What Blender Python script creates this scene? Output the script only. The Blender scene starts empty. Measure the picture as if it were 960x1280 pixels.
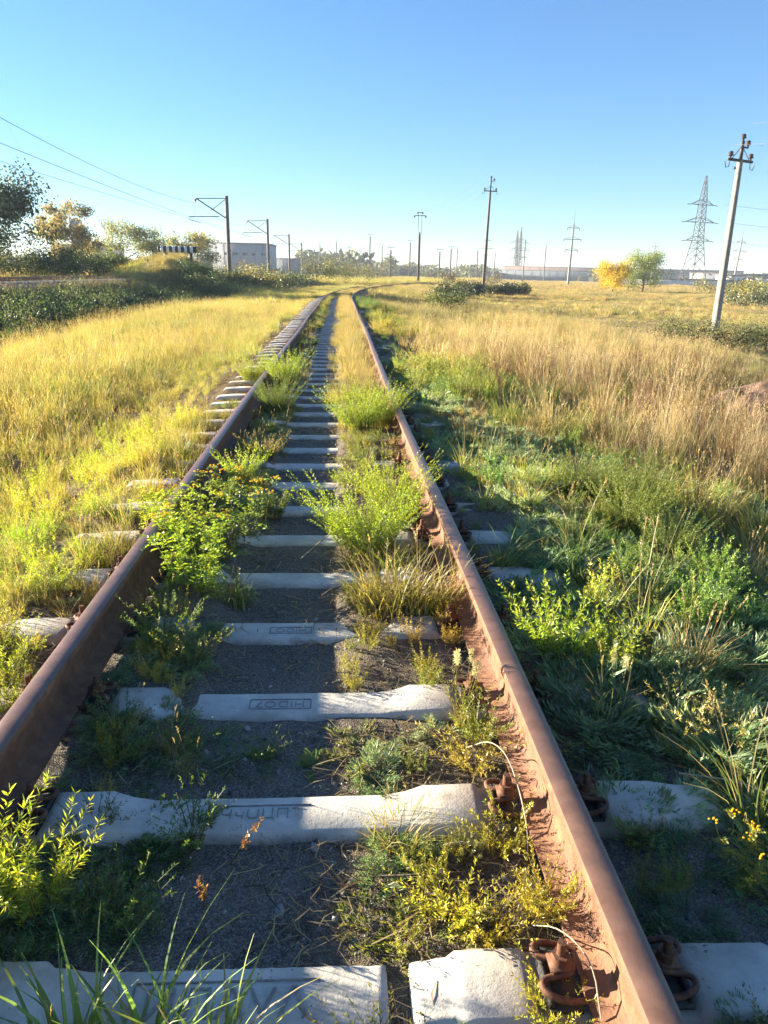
import bpy, bmesh, math, random
import numpy as np
from mathutils import Vector, Matrix

SC = bpy.context.scene
COL = SC.collection
rad = math.radians
rng = np.random.default_rng(7)
random.seed(7)

# ------------------------------------------------------------------ camera
cam = bpy.data.cameras.new('camera')
CAM = bpy.data.objects.new('camera', cam)
COL.objects.link(CAM)
cam.sensor_width = 36.0
cam.lens = 943.87 / 1280 * 36.0
cam.clip_start = 0.05
cam.clip_end = 6000
CAM.matrix_world = (Matrix.Translation((0.19, 0.0, 1.506)) @ Matrix.Rotation(rad(-3.51), 4, 'Z')
                    @ Matrix.Rotation(rad(90 - 17.51), 4, 'X') @ Matrix.Rotation(rad(1.21), 4, 'Z'))
SC.camera = CAM
SC.render.resolution_x, SC.render.resolution_y = 768, 1024

# ------------------------------------------------------------------ light
SUN_AZ, SUN_EL = 67.0, 11.8          # degrees left of the track direction, degrees above the horizon
W = bpy.data.worlds.new('World')
SC.world = W
W.use_nodes = True
wn = W.node_tree.nodes
sky = wn.new('ShaderNodeTexSky')
sky.sky_type = 'NISHITA'
sky.sun_disc = False
sky.sun_elevation = rad(SUN_EL)
sky.sun_rotation = rad(-SUN_AZ)
sky.altitude = 0
sky.air_density = 1.0
sky.dust_density = 0.0
sky.ozone_density = 5.4
W.node_tree.links.new(sky.outputs[0], wn['Background'].inputs[0])
wn['Background'].inputs[1].default_value = 0.0525
sl = bpy.data.lights.new('sun', 'SUN')
sl.energy = 5.0
sl.angle = rad(0.55)
sl.color = (1.0, 0.87, 0.66)
SUN = bpy.data.objects.new('sun', sl)
COL.objects.link(SUN)
sd = Vector((-math.sin(rad(SUN_AZ)) * math.cos(rad(SUN_EL)), math.cos(rad(SUN_AZ)) * math.cos(rad(SUN_EL)), math.sin(rad(SUN_EL))))
SUN.rotation_euler = sd.to_track_quat('Z', 'Y').to_euler()
SUN.location = (-30, 15, 20)
SC.view_settings.view_transform = 'Standard'
SC.view_settings.look = 'None'
SC.view_settings.gamma = 1.0
SC.view_settings.use_curve_mapping = False
SC.view_settings.exposure = 2.43
SC.render.engine = 'CYCLES'
SC.cycles.max_bounces = 6
SC.cycles.diffuse_bounces = 3
SC.cycles.glossy_bounces = 2
SC.cycles.transmission_bounces = 4
SC.cycles.transparent_max_bounces = 4
SC.cycles.volume_bounces = 0

# ------------------------------------------------------------------ terrain functions
def cxl(y):
    y=np.asarray(y,float); a=np.maximum(0,y-38.0); b=np.maximum(0,y-125.0)
    return a*a/700.0-b*b/700.0
def sstep(a,b,x):
    t=np.clip((x-a)/(b-a),0,1); return t*t*(3-2*t)
def hsh(i,j,k):
    v=np.sin(i*127.1+j*311.7+k*74.7)*43758.5453
    return v-np.floor(v)
def vnoise(x,y,k=0):
    x=np.asarray(x,float);y=np.asarray(y,float)
    i=np.floor(x);j=np.floor(y);u=x-i;v=y-j
    u=u*u*(3-2*u);v=v*v*(3-2*v)
    a=hsh(i,j,k);b=hsh(i+1,j,k);c=hsh(i,j+1,k);d=hsh(i+1,j+1,k)
    return (a*(1-u)+b*u)*(1-v)+(c*(1-u)+d*u)*v
def fbm(x,y,k=0,o=3):
    r=0;a=.5;t=0
    for q in range(o):
        r=r+a*vnoise(x*2**q,y*2**q,k+q*7);t+=a;a*=.5
    return r/t
SK=[-900,-60,-25,-19.5,-18.6,-14.6,-14.0,-12.2,-11.0,-9.6,-7.4,-6.6,-2.7,-1.55,-1.3,1.4,1.65,2.5,3.6,6,14,900]
ZK=[.2,.2,.15,.1,.28,.28,.15,-1.1,-1.35,-1.2,-.5,-.42,-.36,-.10,-.022,-.022,-.05,-.15,-.30,-.52,-.74,-.85]
def tz(x,y):
    x=np.asarray(x,float);y=np.asarray(y,float)
    s=x-cxl(y)*sstep(-11,-4,x)
    z=np.interp(s,SK,ZK)
    far=sstep(100,150,y)
    z=z*(1-far*(s<-2.7))+far*(s<-2.7)*(-.3)
    w=np.clip((np.abs(s)-1.4)/1.5,0,1)
    z=z+w*(fbm(x*.9,y*.9,3)-.5)*.22*(1-.6*sstep(100,300,np.hypot(x,y)))+w*(fbm(x*.12,y*.12,11)-.5)*.35
    ex=(x+14.5)*.96+(y-73)*.28; ey=(y-73)*.96-(x+14.5)*.28
    m=np.exp(-(np.abs(ex/5.6)**2.6))*np.exp(-(np.abs(ey/12.)**2.6))
    z=z+m*2.15
    nr=np.clip(1-np.abs(s)/1.8,0,1)**.5*sstep(40,25,y)
    nn=fbm(x*1.4,y*1.7,71,3)
    trk=sstep(75,60,y)
    ri=sstep(.14,.24,s)*sstep(.72,.66,s)*sstep(2.5,3.4,y)*(-.02+.11*nn)
    li=sstep(-.26,-.38,s)*sstep(-.72,-.66,s)*sstep(2.15,2.9,y)*(-.015+.11*nn)
    lo=sstep(-.99,-1.12,s)*sstep(-2.4,-1.6,s)*(-.03-.012*sstep(6,9,y)+.115*nn)
    ro=sstep(.92,1.0,s)*sstep(2.4,1.6,s)*sstep(1.55,2.6,y)*(-.035+.02*sstep(4,6,y)+.12*nn)
    z=z+trk*(ri+li+lo+ro)
    return z+nr*((fbm(x*9,y*9,21,4)-.5)*.02+(fbm(x*2.2,y*2.2,31,2)-.5)*.012)

# ------------------------------------------------------------------ helpers
def tag(o, label=None, cat=None, group=None, kind=None):
    if label: o['label'] = label
    if cat: o['category'] = cat
    if group: o['group'] = group
    if kind: o['kind'] = kind
    return o

def nth(q, n, what):
    """label that picks one of a row, counted from the left of the photo"""
    w = ['leftmost', 'second from the left', 'third from the left', 'fourth from the left', 'fifth from the left', 'sixth from the left', 'seventh from the left']
    return '%s: %s' % (what, 'rightmost' if q == n - 1 else w[q])

def empty(name, loc, label=None, cat=None, group=None, rz=0.0):
    o = bpy.data.objects.new(name, None)
    o.empty_display_size = 0.1
    o.location = loc
    o.rotation_euler = (0, 0, rz)
    COL.objects.link(o)
    return tag(o, label, cat, group)

class Geo:
    """collects vertices and faces (tris / quads) as arrays, builds one mesh object"""
    def __init__(s):
        s.v = []; s.f = []; s.m = []; s.c = []; s.n = 0
    def add(s, v, f, m=0, c=(1, 1, 1, 0)):
        v = np.asarray(v, float).reshape(-1, 3)
        f = np.asarray(f, int)
        s.v.append(v)
        s.f.append(f + s.n)
        s.m.append(np.full(len(f), m, int))
        c = np.asarray(c, float)
        if c.ndim == 1: c = np.tile(c, (len(v), 1))
        s.c.append(c)
        s.n += len(v)
    def box(s, c, d, m=0, rz=0.0, taper=1.0):
        x, y, z = [q / 2 for q in d]
        V = np.array([(sx * x * (taper if sz > 0 else 1), sy * y * (taper if sz > 0 else 1), sz * z)
                      for sz in (-1, 1) for sx, sy in ((-1, -1), (1, -1), (1, 1), (-1, 1))])
        if rz:
            a, b = math.cos(rz), math.sin(rz)
            V = np.stack([V[:, 0] * a - V[:, 1] * b, V[:, 0] * b + V[:, 1] * a, V[:, 2]], 1)
        s.add(V + np.array(c), [(3, 2, 1, 0), (4, 5, 6, 7), (0, 1, 5, 4), (1, 2, 6, 5), (2, 3, 7, 6), (3, 0, 4, 7)], m)
    def tube(s, pts, r, k=6, m=0, c=(1, 1, 1, 0), cap=True):
        P = np.asarray(pts, float)
        n = len(P)
        R = np.full(n, r) if np.isscalar(r) else np.asarray(r, float)
        T = np.gradient(P, axis=0)
        T /= np.linalg.norm(T, axis=1)[:, None] + 1e-9
        up = np.array([0, 0, 1.0]) if abs(T[0, 2]) < 0.9 else np.array([1.0, 0, 0])
        V = []
        for i in range(n):
            a = np.cross(T[i], up)
            a /= np.linalg.norm(a) + 1e-9
            b = np.cross(a, T[i]); up = b
            q = np.arange(k) * 2 * math.pi / k
            V.append(P[i] + R[i] * (np.cos(q)[:, None] * a + np.sin(q)[:, None] * b))
        V = np.concatenate(V)
        F = [(i * k + j, i * k + (j + 1) % k, (i + 1) * k + (j + 1) % k, (i + 1) * k + j) for i in range(n - 1) for j in range(k)]
        s.add(V, F, m, c)
        if cap:
            for e, o in ((0, 1), (n - 1, -1)):
                idx = [e * k + j for j in range(k)][::o][::-1]
                if k == 4: s.add(V[idx], [(0, 1, 2, 3)], m, c)
                else: s.add(np.vstack([V[idx], P[e]]), [(j, (j + 1) % k, k) for j in range(k)], m, c)
    def mesh(s, name, mats, smooth=False):
        me = bpy.data.meshes.new(name)
        V = np.concatenate(s.v) if s.v else np.zeros((0, 3))
        F = [];
        sizes = []
        loops = []
        for f in s.f:
            if len(f) == 0: continue
            loops.append(f.ravel()); sizes.append(np.full(len(f), f.shape[1], int))
        loops = np.concatenate(loops); sizes = np.concatenate(sizes)
        me.vertices.add(len(V)); me.vertices.foreach_set('co', V.ravel())
        me.loops.add(len(loops)); me.loops.foreach_set('vertex_index', loops)
        me.polygons.add(len(sizes))
        st = np.concatenate([[0], np.cumsum(sizes)[:-1]])
        me.polygons.foreach_set('loop_start', st)
        me.polygons.foreach_set('loop_total', sizes)
        me.polygons.foreach_set('material_index', np.concatenate([m for m in s.m if len(m)]))
        if smooth: me.polygons.foreach_set('use_smooth', np.ones(len(sizes), bool))
        for m in (mats if isinstance(mats, (list, tuple)) else [mats]): me.materials.append(m)
        at = me.color_attributes.new('pc', 'FLOAT_COLOR', 'POINT')
        at.data.foreach_set('color', np.concatenate(s.c).ravel())
        me.update(calc_edges=True)
        me.validate()
        return me
    def build(s, name, mats, parent=None, loc=None, smooth=False):
        o = bpy.data.objects.new(name, s.mesh(name, mats, smooth))
        COL.objects.link(o)
        if parent is not None: o.parent = parent
        if loc is not None: o.location = loc
        return o

def inst(name, me, parent=None, loc=(0, 0, 0), rot=(0, 0, 0), scale=(1, 1, 1)):
    o = bpy.data.objects.new(name, me)
    COL.objects.link(o)
    if parent is not None: o.parent = parent
    o.location = loc; o.rotation_euler = rot; o.scale = scale
    return o

def copy_tree(o, parent=None):
    c = o.copy()
    COL.objects.link(c)
    c.parent = parent
    for ch in list(o.children):
        copy_tree(ch, c)
    return c

# ------------------------------------------------------------------ materials
def new_mat(name):
    m = bpy.data.materials.new(name)
    m.use_nodes = True
    nt = m.node_tree
    return m, nt, nt.nodes, nt.links, nt.nodes['Principled BSDF']

def ramp(nodes, pts, interp='LINEAR'):
    r = nodes.new('ShaderNodeValToRGB')
    r.color_ramp.interpolation = interp
    el = r.color_ramp.elements
    while len(el) < len(pts): el.new(0.5)
    for e, (p, c) in zip(el, pts):
        e.position = p; e.color = (*c, 1)
    return r

def noise(nodes, links, scale, detail=4, coord=None, rough=0.6):
    n = nodes.new('ShaderNodeTexNoise')
    n.inputs['Scale'].default_value = scale
    n.inputs['Detail'].default_value = detail
    n.inputs['Roughness'].default_value = rough
    if coord is not None: links.new(coord, n.inputs['Vector'])
    return n

def bump(nodes, links, h, bsdf, strength=0.5, dist=0.01):
    b = nodes.new('ShaderNodeBump')
    b.inputs['Strength'].default_value = strength
    b.inputs['Distance'].default_value = dist
    links.new(h, b.inputs['Height'])
    links.new(b.outputs[0], bsdf.inputs['Normal'])

def mixc(nodes, links, fac, a, b, mode='MIX'):
    m = nodes.new('ShaderNodeMix')
    m.data_type = 'RGBA'
    m.blend_type = mode
    for sock, v in ((m.inputs[0], fac), (m.inputs[6], a), (m.inputs[7], b)):
        if hasattr(v, 'links') or isinstance(v, bpy.types.NodeSocket): links.new(v, sock)
        elif isinstance(v, (int, float)): sock.default_value = v
        else: sock.default_value = (*v, 1)
    return m.outputs[2]

def rough_mat(name, c1, c2, scale=6.0, rough=0.85, bump_s=0.3, bump_d=0.01, metal=0.0, c3=None):
    m, nt, n, l, b = new_mat(name)
    tc = n.new('ShaderNodeTexCoord')
    a = noise(n, l, scale, 6, tc.outputs['Object'])
    r = ramp(n, [(0.32, c1), (0.68, c2)])
    l.new(a.outputs[0], r.inputs[0])
    col = r.outputs[0]
    if c3:
        a2 = noise(n, l, scale * 0.35, 5, tc.outputs['Object'])
        r2 = ramp(n, [(0.52, (0, 0, 0)), (0.62, (1, 1, 1))])
        l.new(a2.outputs[0], r2.inputs[0])
        col = mixc(n, l, r2.outputs[0], col, c3)
    l.new(col, b.inputs['Base Color'])
    b.inputs['Roughness'].default_value = rough
    b.inputs['Metallic'].default_value = metal
    a3 = noise(n, l, scale * 5, 5, tc.outputs['Object'])
    bump(n, l, a3.outputs[0], b, bump_s, bump_d)
    return m

def concrete_mat(name, c1, c2, dirt, soil=False):
    m, nt, n, l, b = new_mat(name)
    tc = n.new('ShaderNodeTexCoord')
    oi = n.new('ShaderNodeObjectInfo')
    ad = n.new('ShaderNodeVectorMath'); ad.operation = 'ADD'
    mu = n.new('ShaderNodeVectorMath'); mu.operation = 'SCALE'
    cx = n.new('ShaderNodeCombineXYZ')
    l.new(oi.outputs['Random'], cx.inputs[0]); l.new(oi.outputs['Random'], cx.inputs[1])
    l.new(cx.outputs[0], mu.inputs[0]); mu.inputs['Scale'].default_value = 37.0
    l.new(tc.outputs['Object'], ad.inputs[0]); l.new(mu.outputs[0], ad.inputs[1])
    P = ad.outputs[0]
    a = noise(n, l, 5, 8, P, 0.65)
    r = ramp(n, [(0.3, c1), (0.7, c2)]); l.new(a.outputs[0], r.inputs[0])
    g = noise(n, l, 2.3, 7, P, 0.7)
    gr = ramp(n, [(0.53, (0, 0, 0)), (0.72, (0.75,) * 3)]); l.new(g.outputs[0], gr.inputs[0])
    col = mixc(n, l, gr.outputs[0], r.outputs[0], dirt)
    v = n.new('ShaderNodeTexVoronoi'); v.inputs['Scale'].default_value = 55; l.new(P, v.inputs['Vector'])
    vr = ramp(n, [(0.10, (0.8,) * 3), (0.17, (0, 0, 0))]); l.new(v.outputs['Distance'], vr.inputs[0])
    sp = noise(n, l, 9, 2, P)
    spr = ramp(n, [(0.5, (0, 0, 0)), (0.62, (1, 1, 1))]); l.new(sp.outputs[0], spr.inputs[0])
    pit = n.new('ShaderNodeMath'); pit.operation = 'MULTIPLY'
    l.new(vr.outputs[0], pit.inputs[0]); l.new(spr.outputs[0], pit.inputs[1])
    col = mixc(n, l, pit.outputs[0], col, tuple(q * 0.55 for q in dirt))
    if soil:                                     # earth clinging to the lower edge and to the ends
        sx = n.new('ShaderNodeSeparateXYZ'); l.new(tc.outputs['Object'], sx.inputs[0])
        wv = noise(n, l, 16, 5, P)
        ma = n.new('ShaderNodeMath'); ma.operation = 'MULTIPLY_ADD'; l.new(wv.outputs[0], ma.inputs[0]); ma.inputs[1].default_value = 0.05; l.new(sx.outputs[2], ma.inputs[2])
        mr = n.new('ShaderNodeMapRange'); mr.inputs[1].default_value = 0.02; mr.inputs[2].default_value = -0.012; l.new(ma.outputs[0], mr.inputs[0])
        col = mixc(n, l, mr.outputs[0], col, (0.13, 0.11, 0.085))
        rs = noise(n, l, 7, 5, P)
        ab = n.new('ShaderNodeMath'); ab.operation = 'ABSOLUTE'; l.new(sx.outputs[0], ab.inputs[0])
        dd = n.new('ShaderNodeMath'); dd.operation = 'SUBTRACT'; l.new(ab.outputs[0], dd.inputs[0]); dd.inputs[1].default_value = 0.7975
        d2 = n.new('ShaderNodeMath'); d2.operation = 'ABSOLUTE'; l.new(dd.outputs[0], d2.inputs[0])
        m2 = n.new('ShaderNodeMapRange'); m2.inputs[1].default_value = 0.34; m2.inputs[2].default_value = 0.16; l.new(d2.outputs[0], m2.inputs[0])
        mu2 = n.new('ShaderNodeMath'); mu2.operation = 'MULTIPLY'; l.new(m2.outputs[0], mu2.inputs[0]); l.new(rs.outputs[0], mu2.inputs[1])
        col = mixc(n, l, mu2.outputs[0], col, (0.24, 0.15, 0.095))
    l.new(col, b.inputs['Base Color'])
    b.inputs['Roughness'].default_value = 0.9
    h = noise(n, l, 60, 6, P, 0.7)
    su = n.new('ShaderNodeMath'); su.operation = 'SUBTRACT'
    l.new(h.outputs[0], su.inputs[0]); l.new(pit.outputs[0], su.inputs[1])
    bump(n, l, su.outputs[0], b, 0.45, 0.006)
    return m

M = {}
M['concrete'] = concrete_mat('weathered_concrete', (0.36, 0.34, 0.30), (0.68, 0.65, 0.57), (0.19, 0.165, 0.13), True)
M['concrete_mark'] = rough_mat('grimy_concrete', (0.17, 0.165, 0.15), (0.33, 0.32, 0.29), 45)
M['pole_concrete'] = concrete_mat('pole_concrete', (0.22, 0.205, 0.185), (0.33, 0.31, 0.28), (0.13, 0.115, 0.1))
M['pole_dark'] = concrete_mat('dark_pole', (0.10, 0.075, 0.062), (0.18, 0.14, 0.12), (0.07, 0.055, 0.045))
M['rust'] = rough_mat('rust', (0.11, 0.05, 0.028), (0.25, 0.12, 0.06), 20, 0.75, 0.8, 0.004, 0.1, (0.165, 0.083, 0.05))
M['rust_top'] = rough_mat('worn_rust', (0.155, 0.085, 0.06), (0.225, 0.13, 0.095), 18, 0.4, 0.25, 0.002, 0.3, (0.16, 0.095, 0.075))
M['rust_old'] = rough_mat('dark_rust', (0.07, 0.033, 0.02), (0.2, 0.09, 0.05), 60, 0.7, 0.4, 0.003, 0.3)
M['rubber'] = rough_mat('rubber_pad', (0.03, 0.03, 0.03), (0.055, 0.05, 0.045), 30)
M['steel'] = rough_mat('galvanised_steel', (0.035, 0.038, 0.042), (0.07, 0.075, 0.08), 4, 0.6, 0.1, 0.002, 0.1)
M['dark_steel'] = rough_mat('dark_painted_steel', (0.045, 0.04, 0.04), (0.09, 0.08, 0.075), 8, 0.6, 0.1, 0.002, 0.2)
M['ceramic'] = rough_mat('brown_insulator', (0.05, 0.03, 0.025), (0.08, 0.05, 0.04), 8, 0.25, 0.02, 0.001)
M['mast'] = rough_mat('mast_brown', (0.09, 0.075, 0.075), (0.17, 0.14, 0.13), 3, 0.8)
M['white'] = rough_mat('white_paint', (0.68, 0.68, 0.66), (0.8, 0.8, 0.78), 4, 0.7)
M['black'] = rough_mat('black_paint', (0.02, 0.02, 0.022), (0.04, 0.04, 0.04), 4, 0.7)
M['bark'] = rough_mat('bark', (0.06, 0.045, 0.032), (0.14, 0.11, 0.08), 12, 0.9, 0.6, 0.02)
M['deadwood'] = rough_mat('bleached_wood', (0.3, 0.25, 0.18), (0.46, 0.40, 0.31), 20, 0.9)
M['stone'] = rough_mat('stone_pale', (0.24, 0.22, 0.2), (0.42, 0.38, 0.34), 25, 0.9, 0.4, 0.004)
M['stake'] = rough_mat('grey_wood', (0.36, 0.32, 0.27), (0.52, 0.48, 0.42), 25, 0.9)
M['soilheap'] = rough_mat('dug_soil', (0.10, 0.06, 0.04), (0.22, 0.135, 0.09), 7, 0.95, 0.8, 0.06)
M['wall_grey'] = rough_mat('wall_grey', (0.23, 0.25, 0.285), (0.29, 0.31, 0.345), 0.3, 0.9)
M['wall_blue'] = rough_mat('wall_bluegrey', (0.13, 0.155, 0.19), (0.19, 0.215, 0.25), 0.2, 0.9)
M['wall_white'] = rough_mat('wall_white', (0.62, 0.6, 0.57), (0.74, 0.72, 0.68), 0.4, 0.9)
M['wall_red'] = rough_mat('wall_dullred', (0.19, 0.135, 0.13), (0.24, 0.175, 0.165), 0.3, 0.9)
M['roof_dark'] = rough_mat('roof_dark', (0.12, 0.11, 0.115), (0.19, 0.175, 0.17), 0.6, 0.8)
M['glass'] = rough_mat('window_dark', (0.03, 0.04, 0.05), (0.06, 0.07, 0.08), 0.5, 0.2, 0.02)
M['ballast_far'] = rough_mat('ballast_grey', (0.12, 0.115, 0.11), (0.25, 0.24, 0.225), 9, 0.95, 0.9, 0.05)
M['wire'] = rough_mat('wire_metal', (0.12, 0.12, 0.13), (0.2, 0.2, 0.21), 3, 0.5, 0.05, 0.001, 0.4)

def leaf_mat(name, src, trans=0.45, gloss=0.04):
    """src: 'inst' = tint comes from the instancer attribute, 'obj' = from the object colour"""
    m, nt, n, l, b = new_mat(name)
    n.remove(b)
    out = n['Material Output']
    if src == 'inst':
        t = n.new('ShaderNodeAttribute'); t.attribute_type = 'INSTANCER'; t.attribute_name = 'tint'
        tint = t.outputs['Color']
    else:
        t = n.new('ShaderNodeObjectInfo'); tint = t.outputs['Color']
    pc = n.new('ShaderNodeAttribute'); pc.attribute_type = 'GEOMETRY'; pc.attribute_name = 'pc'
    mul = mixc(n, l, 1.0, tint, pc.outputs['Color'], 'MULTIPLY')
    col = mixc(n, l, pc.outputs['Alpha'], mul, pc.outputs['Color'])
    d = n.new('ShaderNodeBsdfDiffuse'); l.new(col, d.inputs[0])
    tr = n.new('ShaderNodeBsdfTranslucent')
    warm = mixc(n, l, 1.0, col, (1.25, 1.15, 0.6), 'MULTIPLY')
    l.new(warm, tr.inputs[0])
    mx = n.new('ShaderNodeMixShader'); mx.inputs[0].default_value = trans
    l.new(d.outputs[0], mx.inputs[1]); l.new(tr.outputs[0], mx.inputs[2])
    g = n.new('ShaderNodeBsdfGlossy'); g.inputs['Roughness'].default_value = 0.45
    mg = n.new('ShaderNodeMixShader'); mg.inputs[0].default_value = gloss
    l.new(mx.outputs[0], mg.inputs[1]); l.new(g.outputs[0], mg.inputs[2])
    l.new(mg.outputs[0], out.inputs[0])
    return m
M['leaf_i'] = leaf_mat('foliage_scattered', 'inst')
M['leaf_o'] = leaf_mat('foliage_plant', 'obj')

def ground_mat():
    m, nt, n, l, b = new_mat('ground')
    tc = n.new('ShaderNodeTexCoord')
    P = tc.outputs['Object']
    z = n.new('ShaderNodeAttribute'); z.attribute_name = 'zone'
    sep = n.new('ShaderNodeSeparateColor'); l.new(z.outputs['Color'], sep.inputs[0])
    # ballast: fine dark grit
    v = n.new('ShaderNodeTexVoronoi'); v.inputs['Scale'].default_value = 230; l.new(P, v.inputs['Vector'])
    vr = ramp(n, [(0.0, (0.10, 0.088, 0.072)), (0.5, (0.21, 0.19, 0.16)), (0.75, (0.36, 0.33, 0.285)), (0.93, (0.5, 0.47, 0.42))])
    sc_ = n.new('ShaderNodeSeparateColor'); l.new(v.outputs['Color'], sc_.inputs[0]); l.new(sc_.outputs[0], vr.inputs[0])
    a = noise(n, l, 3.0, 6, P, 0.65)
    ar = ramp(n, [(0.35, (0.085, 0.068, 0.052)), (0.7, (0.24, 0.21, 0.17))]); l.new(a.outputs[0], ar.inputs[0])
    bal = mixc(n, l, 0.45, ar.outputs[0], vr.outputs[0])
    # soil between straw
    s1 = noise(n, l, 14, 8, P, 0.7)
    sr = ramp(n, [(0.3, (0.06, 0.043, 0.028)), (0.5, (0.15, 0.112, 0.07)), (0.72, (0.29, 0.225, 0.14))]); l.new(s1.outputs[0], sr.inputs[0])
    # field far off
    f1 = noise(n, l, 0.05, 9, P, 0.72)
    fr = ramp(n, [(0.3, (0.13, 0.12, 0.045)), (0.42, (0.26, 0.205, 0.085)), (0.52, (0.34, 0.25, 0.11)), (0.62, (0.26, 0.16, 0.08)), (0.72, (0.2, 0.18, 0.07))])
    l.new(f1.outputs[0], fr.inputs[0])
    c = mixc(n, l, sep.outputs[0], sr.outputs[0], bal)
    c = mixc(n, l, sep.outputs[1], c, fr.outputs[0])
    l.new(c, b.inputs['Base Color'])
    b.inputs['Roughness'].default_value = 0.95
    b.inputs['Specular IOR Level'].default_value = 0.15
    h = noise(n, l, 45, 8, P, 0.75)
    mm = n.new('ShaderNodeMath'); mm.operation = 'SUBTRACT'; l.new(h.outputs[0], mm.inputs[0]); l.new(v.outputs['Distance'], mm.inputs[1])
    bump(n, l, mm.outputs[0], b, 0.8, 0.012)
    return m
M['ground'] = ground_mat()

# ------------------------------------------------------------------ ground
def axis(parts):
    o = []
    for a, b, d in parts:
        k = max(1, int(round((b - a) / d)))
        o += list(np.linspace(a, b, k, endpoint=False))
    return np.array(o + [parts[-1][1]])
gx = axis([(-2400, -400, 250), (-400, -100, 30), (-100, -30, 5), (-30, -8, 0.6), (-8, -2.5, 0.25), (-2.5, 2.5, 0.05), (2.5, 8, 0.2), (8, 40, 1.0), (40, 150, 8), (150, 500, 40), (500, 2400, 250)])
gy = axis([(-60, -4, 4), (-4, 0.8, 0.3), (0.8, 5, 0.05), (5, 14, 0.15), (14, 50, 0.6), (50, 130, 1.2), (130, 300, 10), (300, 600, 40), (600, 2400, 250)])
X, Y = np.meshgrid(gx, gy)
Z = tz(X, Y)
gg = Geo()
nx, ny = len(gx), len(gy)
I = np.arange(nx * ny).reshape(ny, nx)
gg.add(np.stack([X, Y, Z], -1).reshape(-1, 3), np.stack([I[:-1, :-1], I[:-1, 1:], I[1:, 1:], I[1:, :-1]], -1).reshape(-1, 4))
ground = gg.build('ground', M['ground'], smooth=True)
tag(ground, kind='structure')
S_ = X - cxl(Y)
zb = sstep(1.12, .95, np.abs(S_) * np.where(S_ > 0, .75, 1)) * (1 - 0.55 * sstep(0.05, 0.3, S_) * sstep(0.85, 0.7, S_))
zf = sstep(14, 70, np.hypot(X, Y))
za = ground.data.color_attributes.new('zone', 'FLOAT_COLOR', 'POINT')
za.data.foreach_set('color', np.stack([zb, zf * (np.abs(S_) > 2), 0 * zb, 0 * zb + 1], -1).ravel())

# ------------------------------------------------------------------ track
def wob(y, k):
    return (vnoise(y * 0.16, y * 0 + k, 5) - 0.5) * 0.05, (vnoise(y * 0.2, y * 0 + k, 9) - 0.5) * 0.03

PROF = [(-.075, 0), (.075, 0), (.075, .010), (.03, .021), (.013, .036), (.009, .06), (.009, .12), (.014, .136), (.0355, .145), (.0375, .165), (.034, .174),
        (.022, .179), (0, .1805), (-.022, .179), (-.034, .174), (-.0375, .165), (-.0355, .145), (-.014, .136), (-.009, .12), (-.009, .06), (-.013, .036), (-.03, .021), (-.075, .010)]
def make_rail(side, label):
    ys = np.concatenate([np.arange(-3, 45, 0.4), np.arange(45, 150, 1.0)])
    w, h = wob(ys, 1.0)
    w = w * sstep(2, 9, ys); h = h * sstep(4, 10, ys)
    dx = np.gradient(cxl(ys), ys)
    cxs = cxl(ys)
    nrm = np.stack([1 / np.sqrt(1 + dx ** 2), -dx / np.sqrt(1 + dx ** 2)], 1)
    k = len(PROF)
    V = np.zeros((len(ys), k, 3))
    for j, (u, z) in enumerate(PROF):
        off = side * 0.7975 + u + w
        V[:, j, 0] = cxs + nrm[:, 0] * off
        V[:, j, 1] = ys + nrm[:, 1] * off
        V[:, j, 2] = 0.0205 + z + h
    g = Geo()
    i = np.arange(len(ys) - 1)
    for j in range(k):
        jn = (j + 1) % k
        F = np.stack([i * k + j, (i + 1) * k + j, (i + 1) * k + jn, i * k + jn], 1)
        if j == 0: g.add(V.reshape(-1, 3), F, 0)
        else:
            g.f.append(F); g.m.append(np.full(len(F), 1 if j in (10, 11, 12, 13) else 0, int))
    g.add(V[0], [(k - 1 - q, k - 2 - q, 0) for q in range(k - 2)], 0)
    o = g.build('rail', [M['rust'], M['rust_top']])
    me = o.data
    me.polygons.foreach_set('use_smooth', np.ones(len(me.polygons), bool))
    try:
        me.set_sharp_from_angle(angle=rad(35))
    except Exception: pass
    return tag(o, label, 'rail')
make_rail(-1, 'long rusty steel rail on the left, partly hidden by the leafy green weeds')
make_rail(1, 'long rusty steel rail on the right, its left flank lit orange by the sun')

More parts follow.
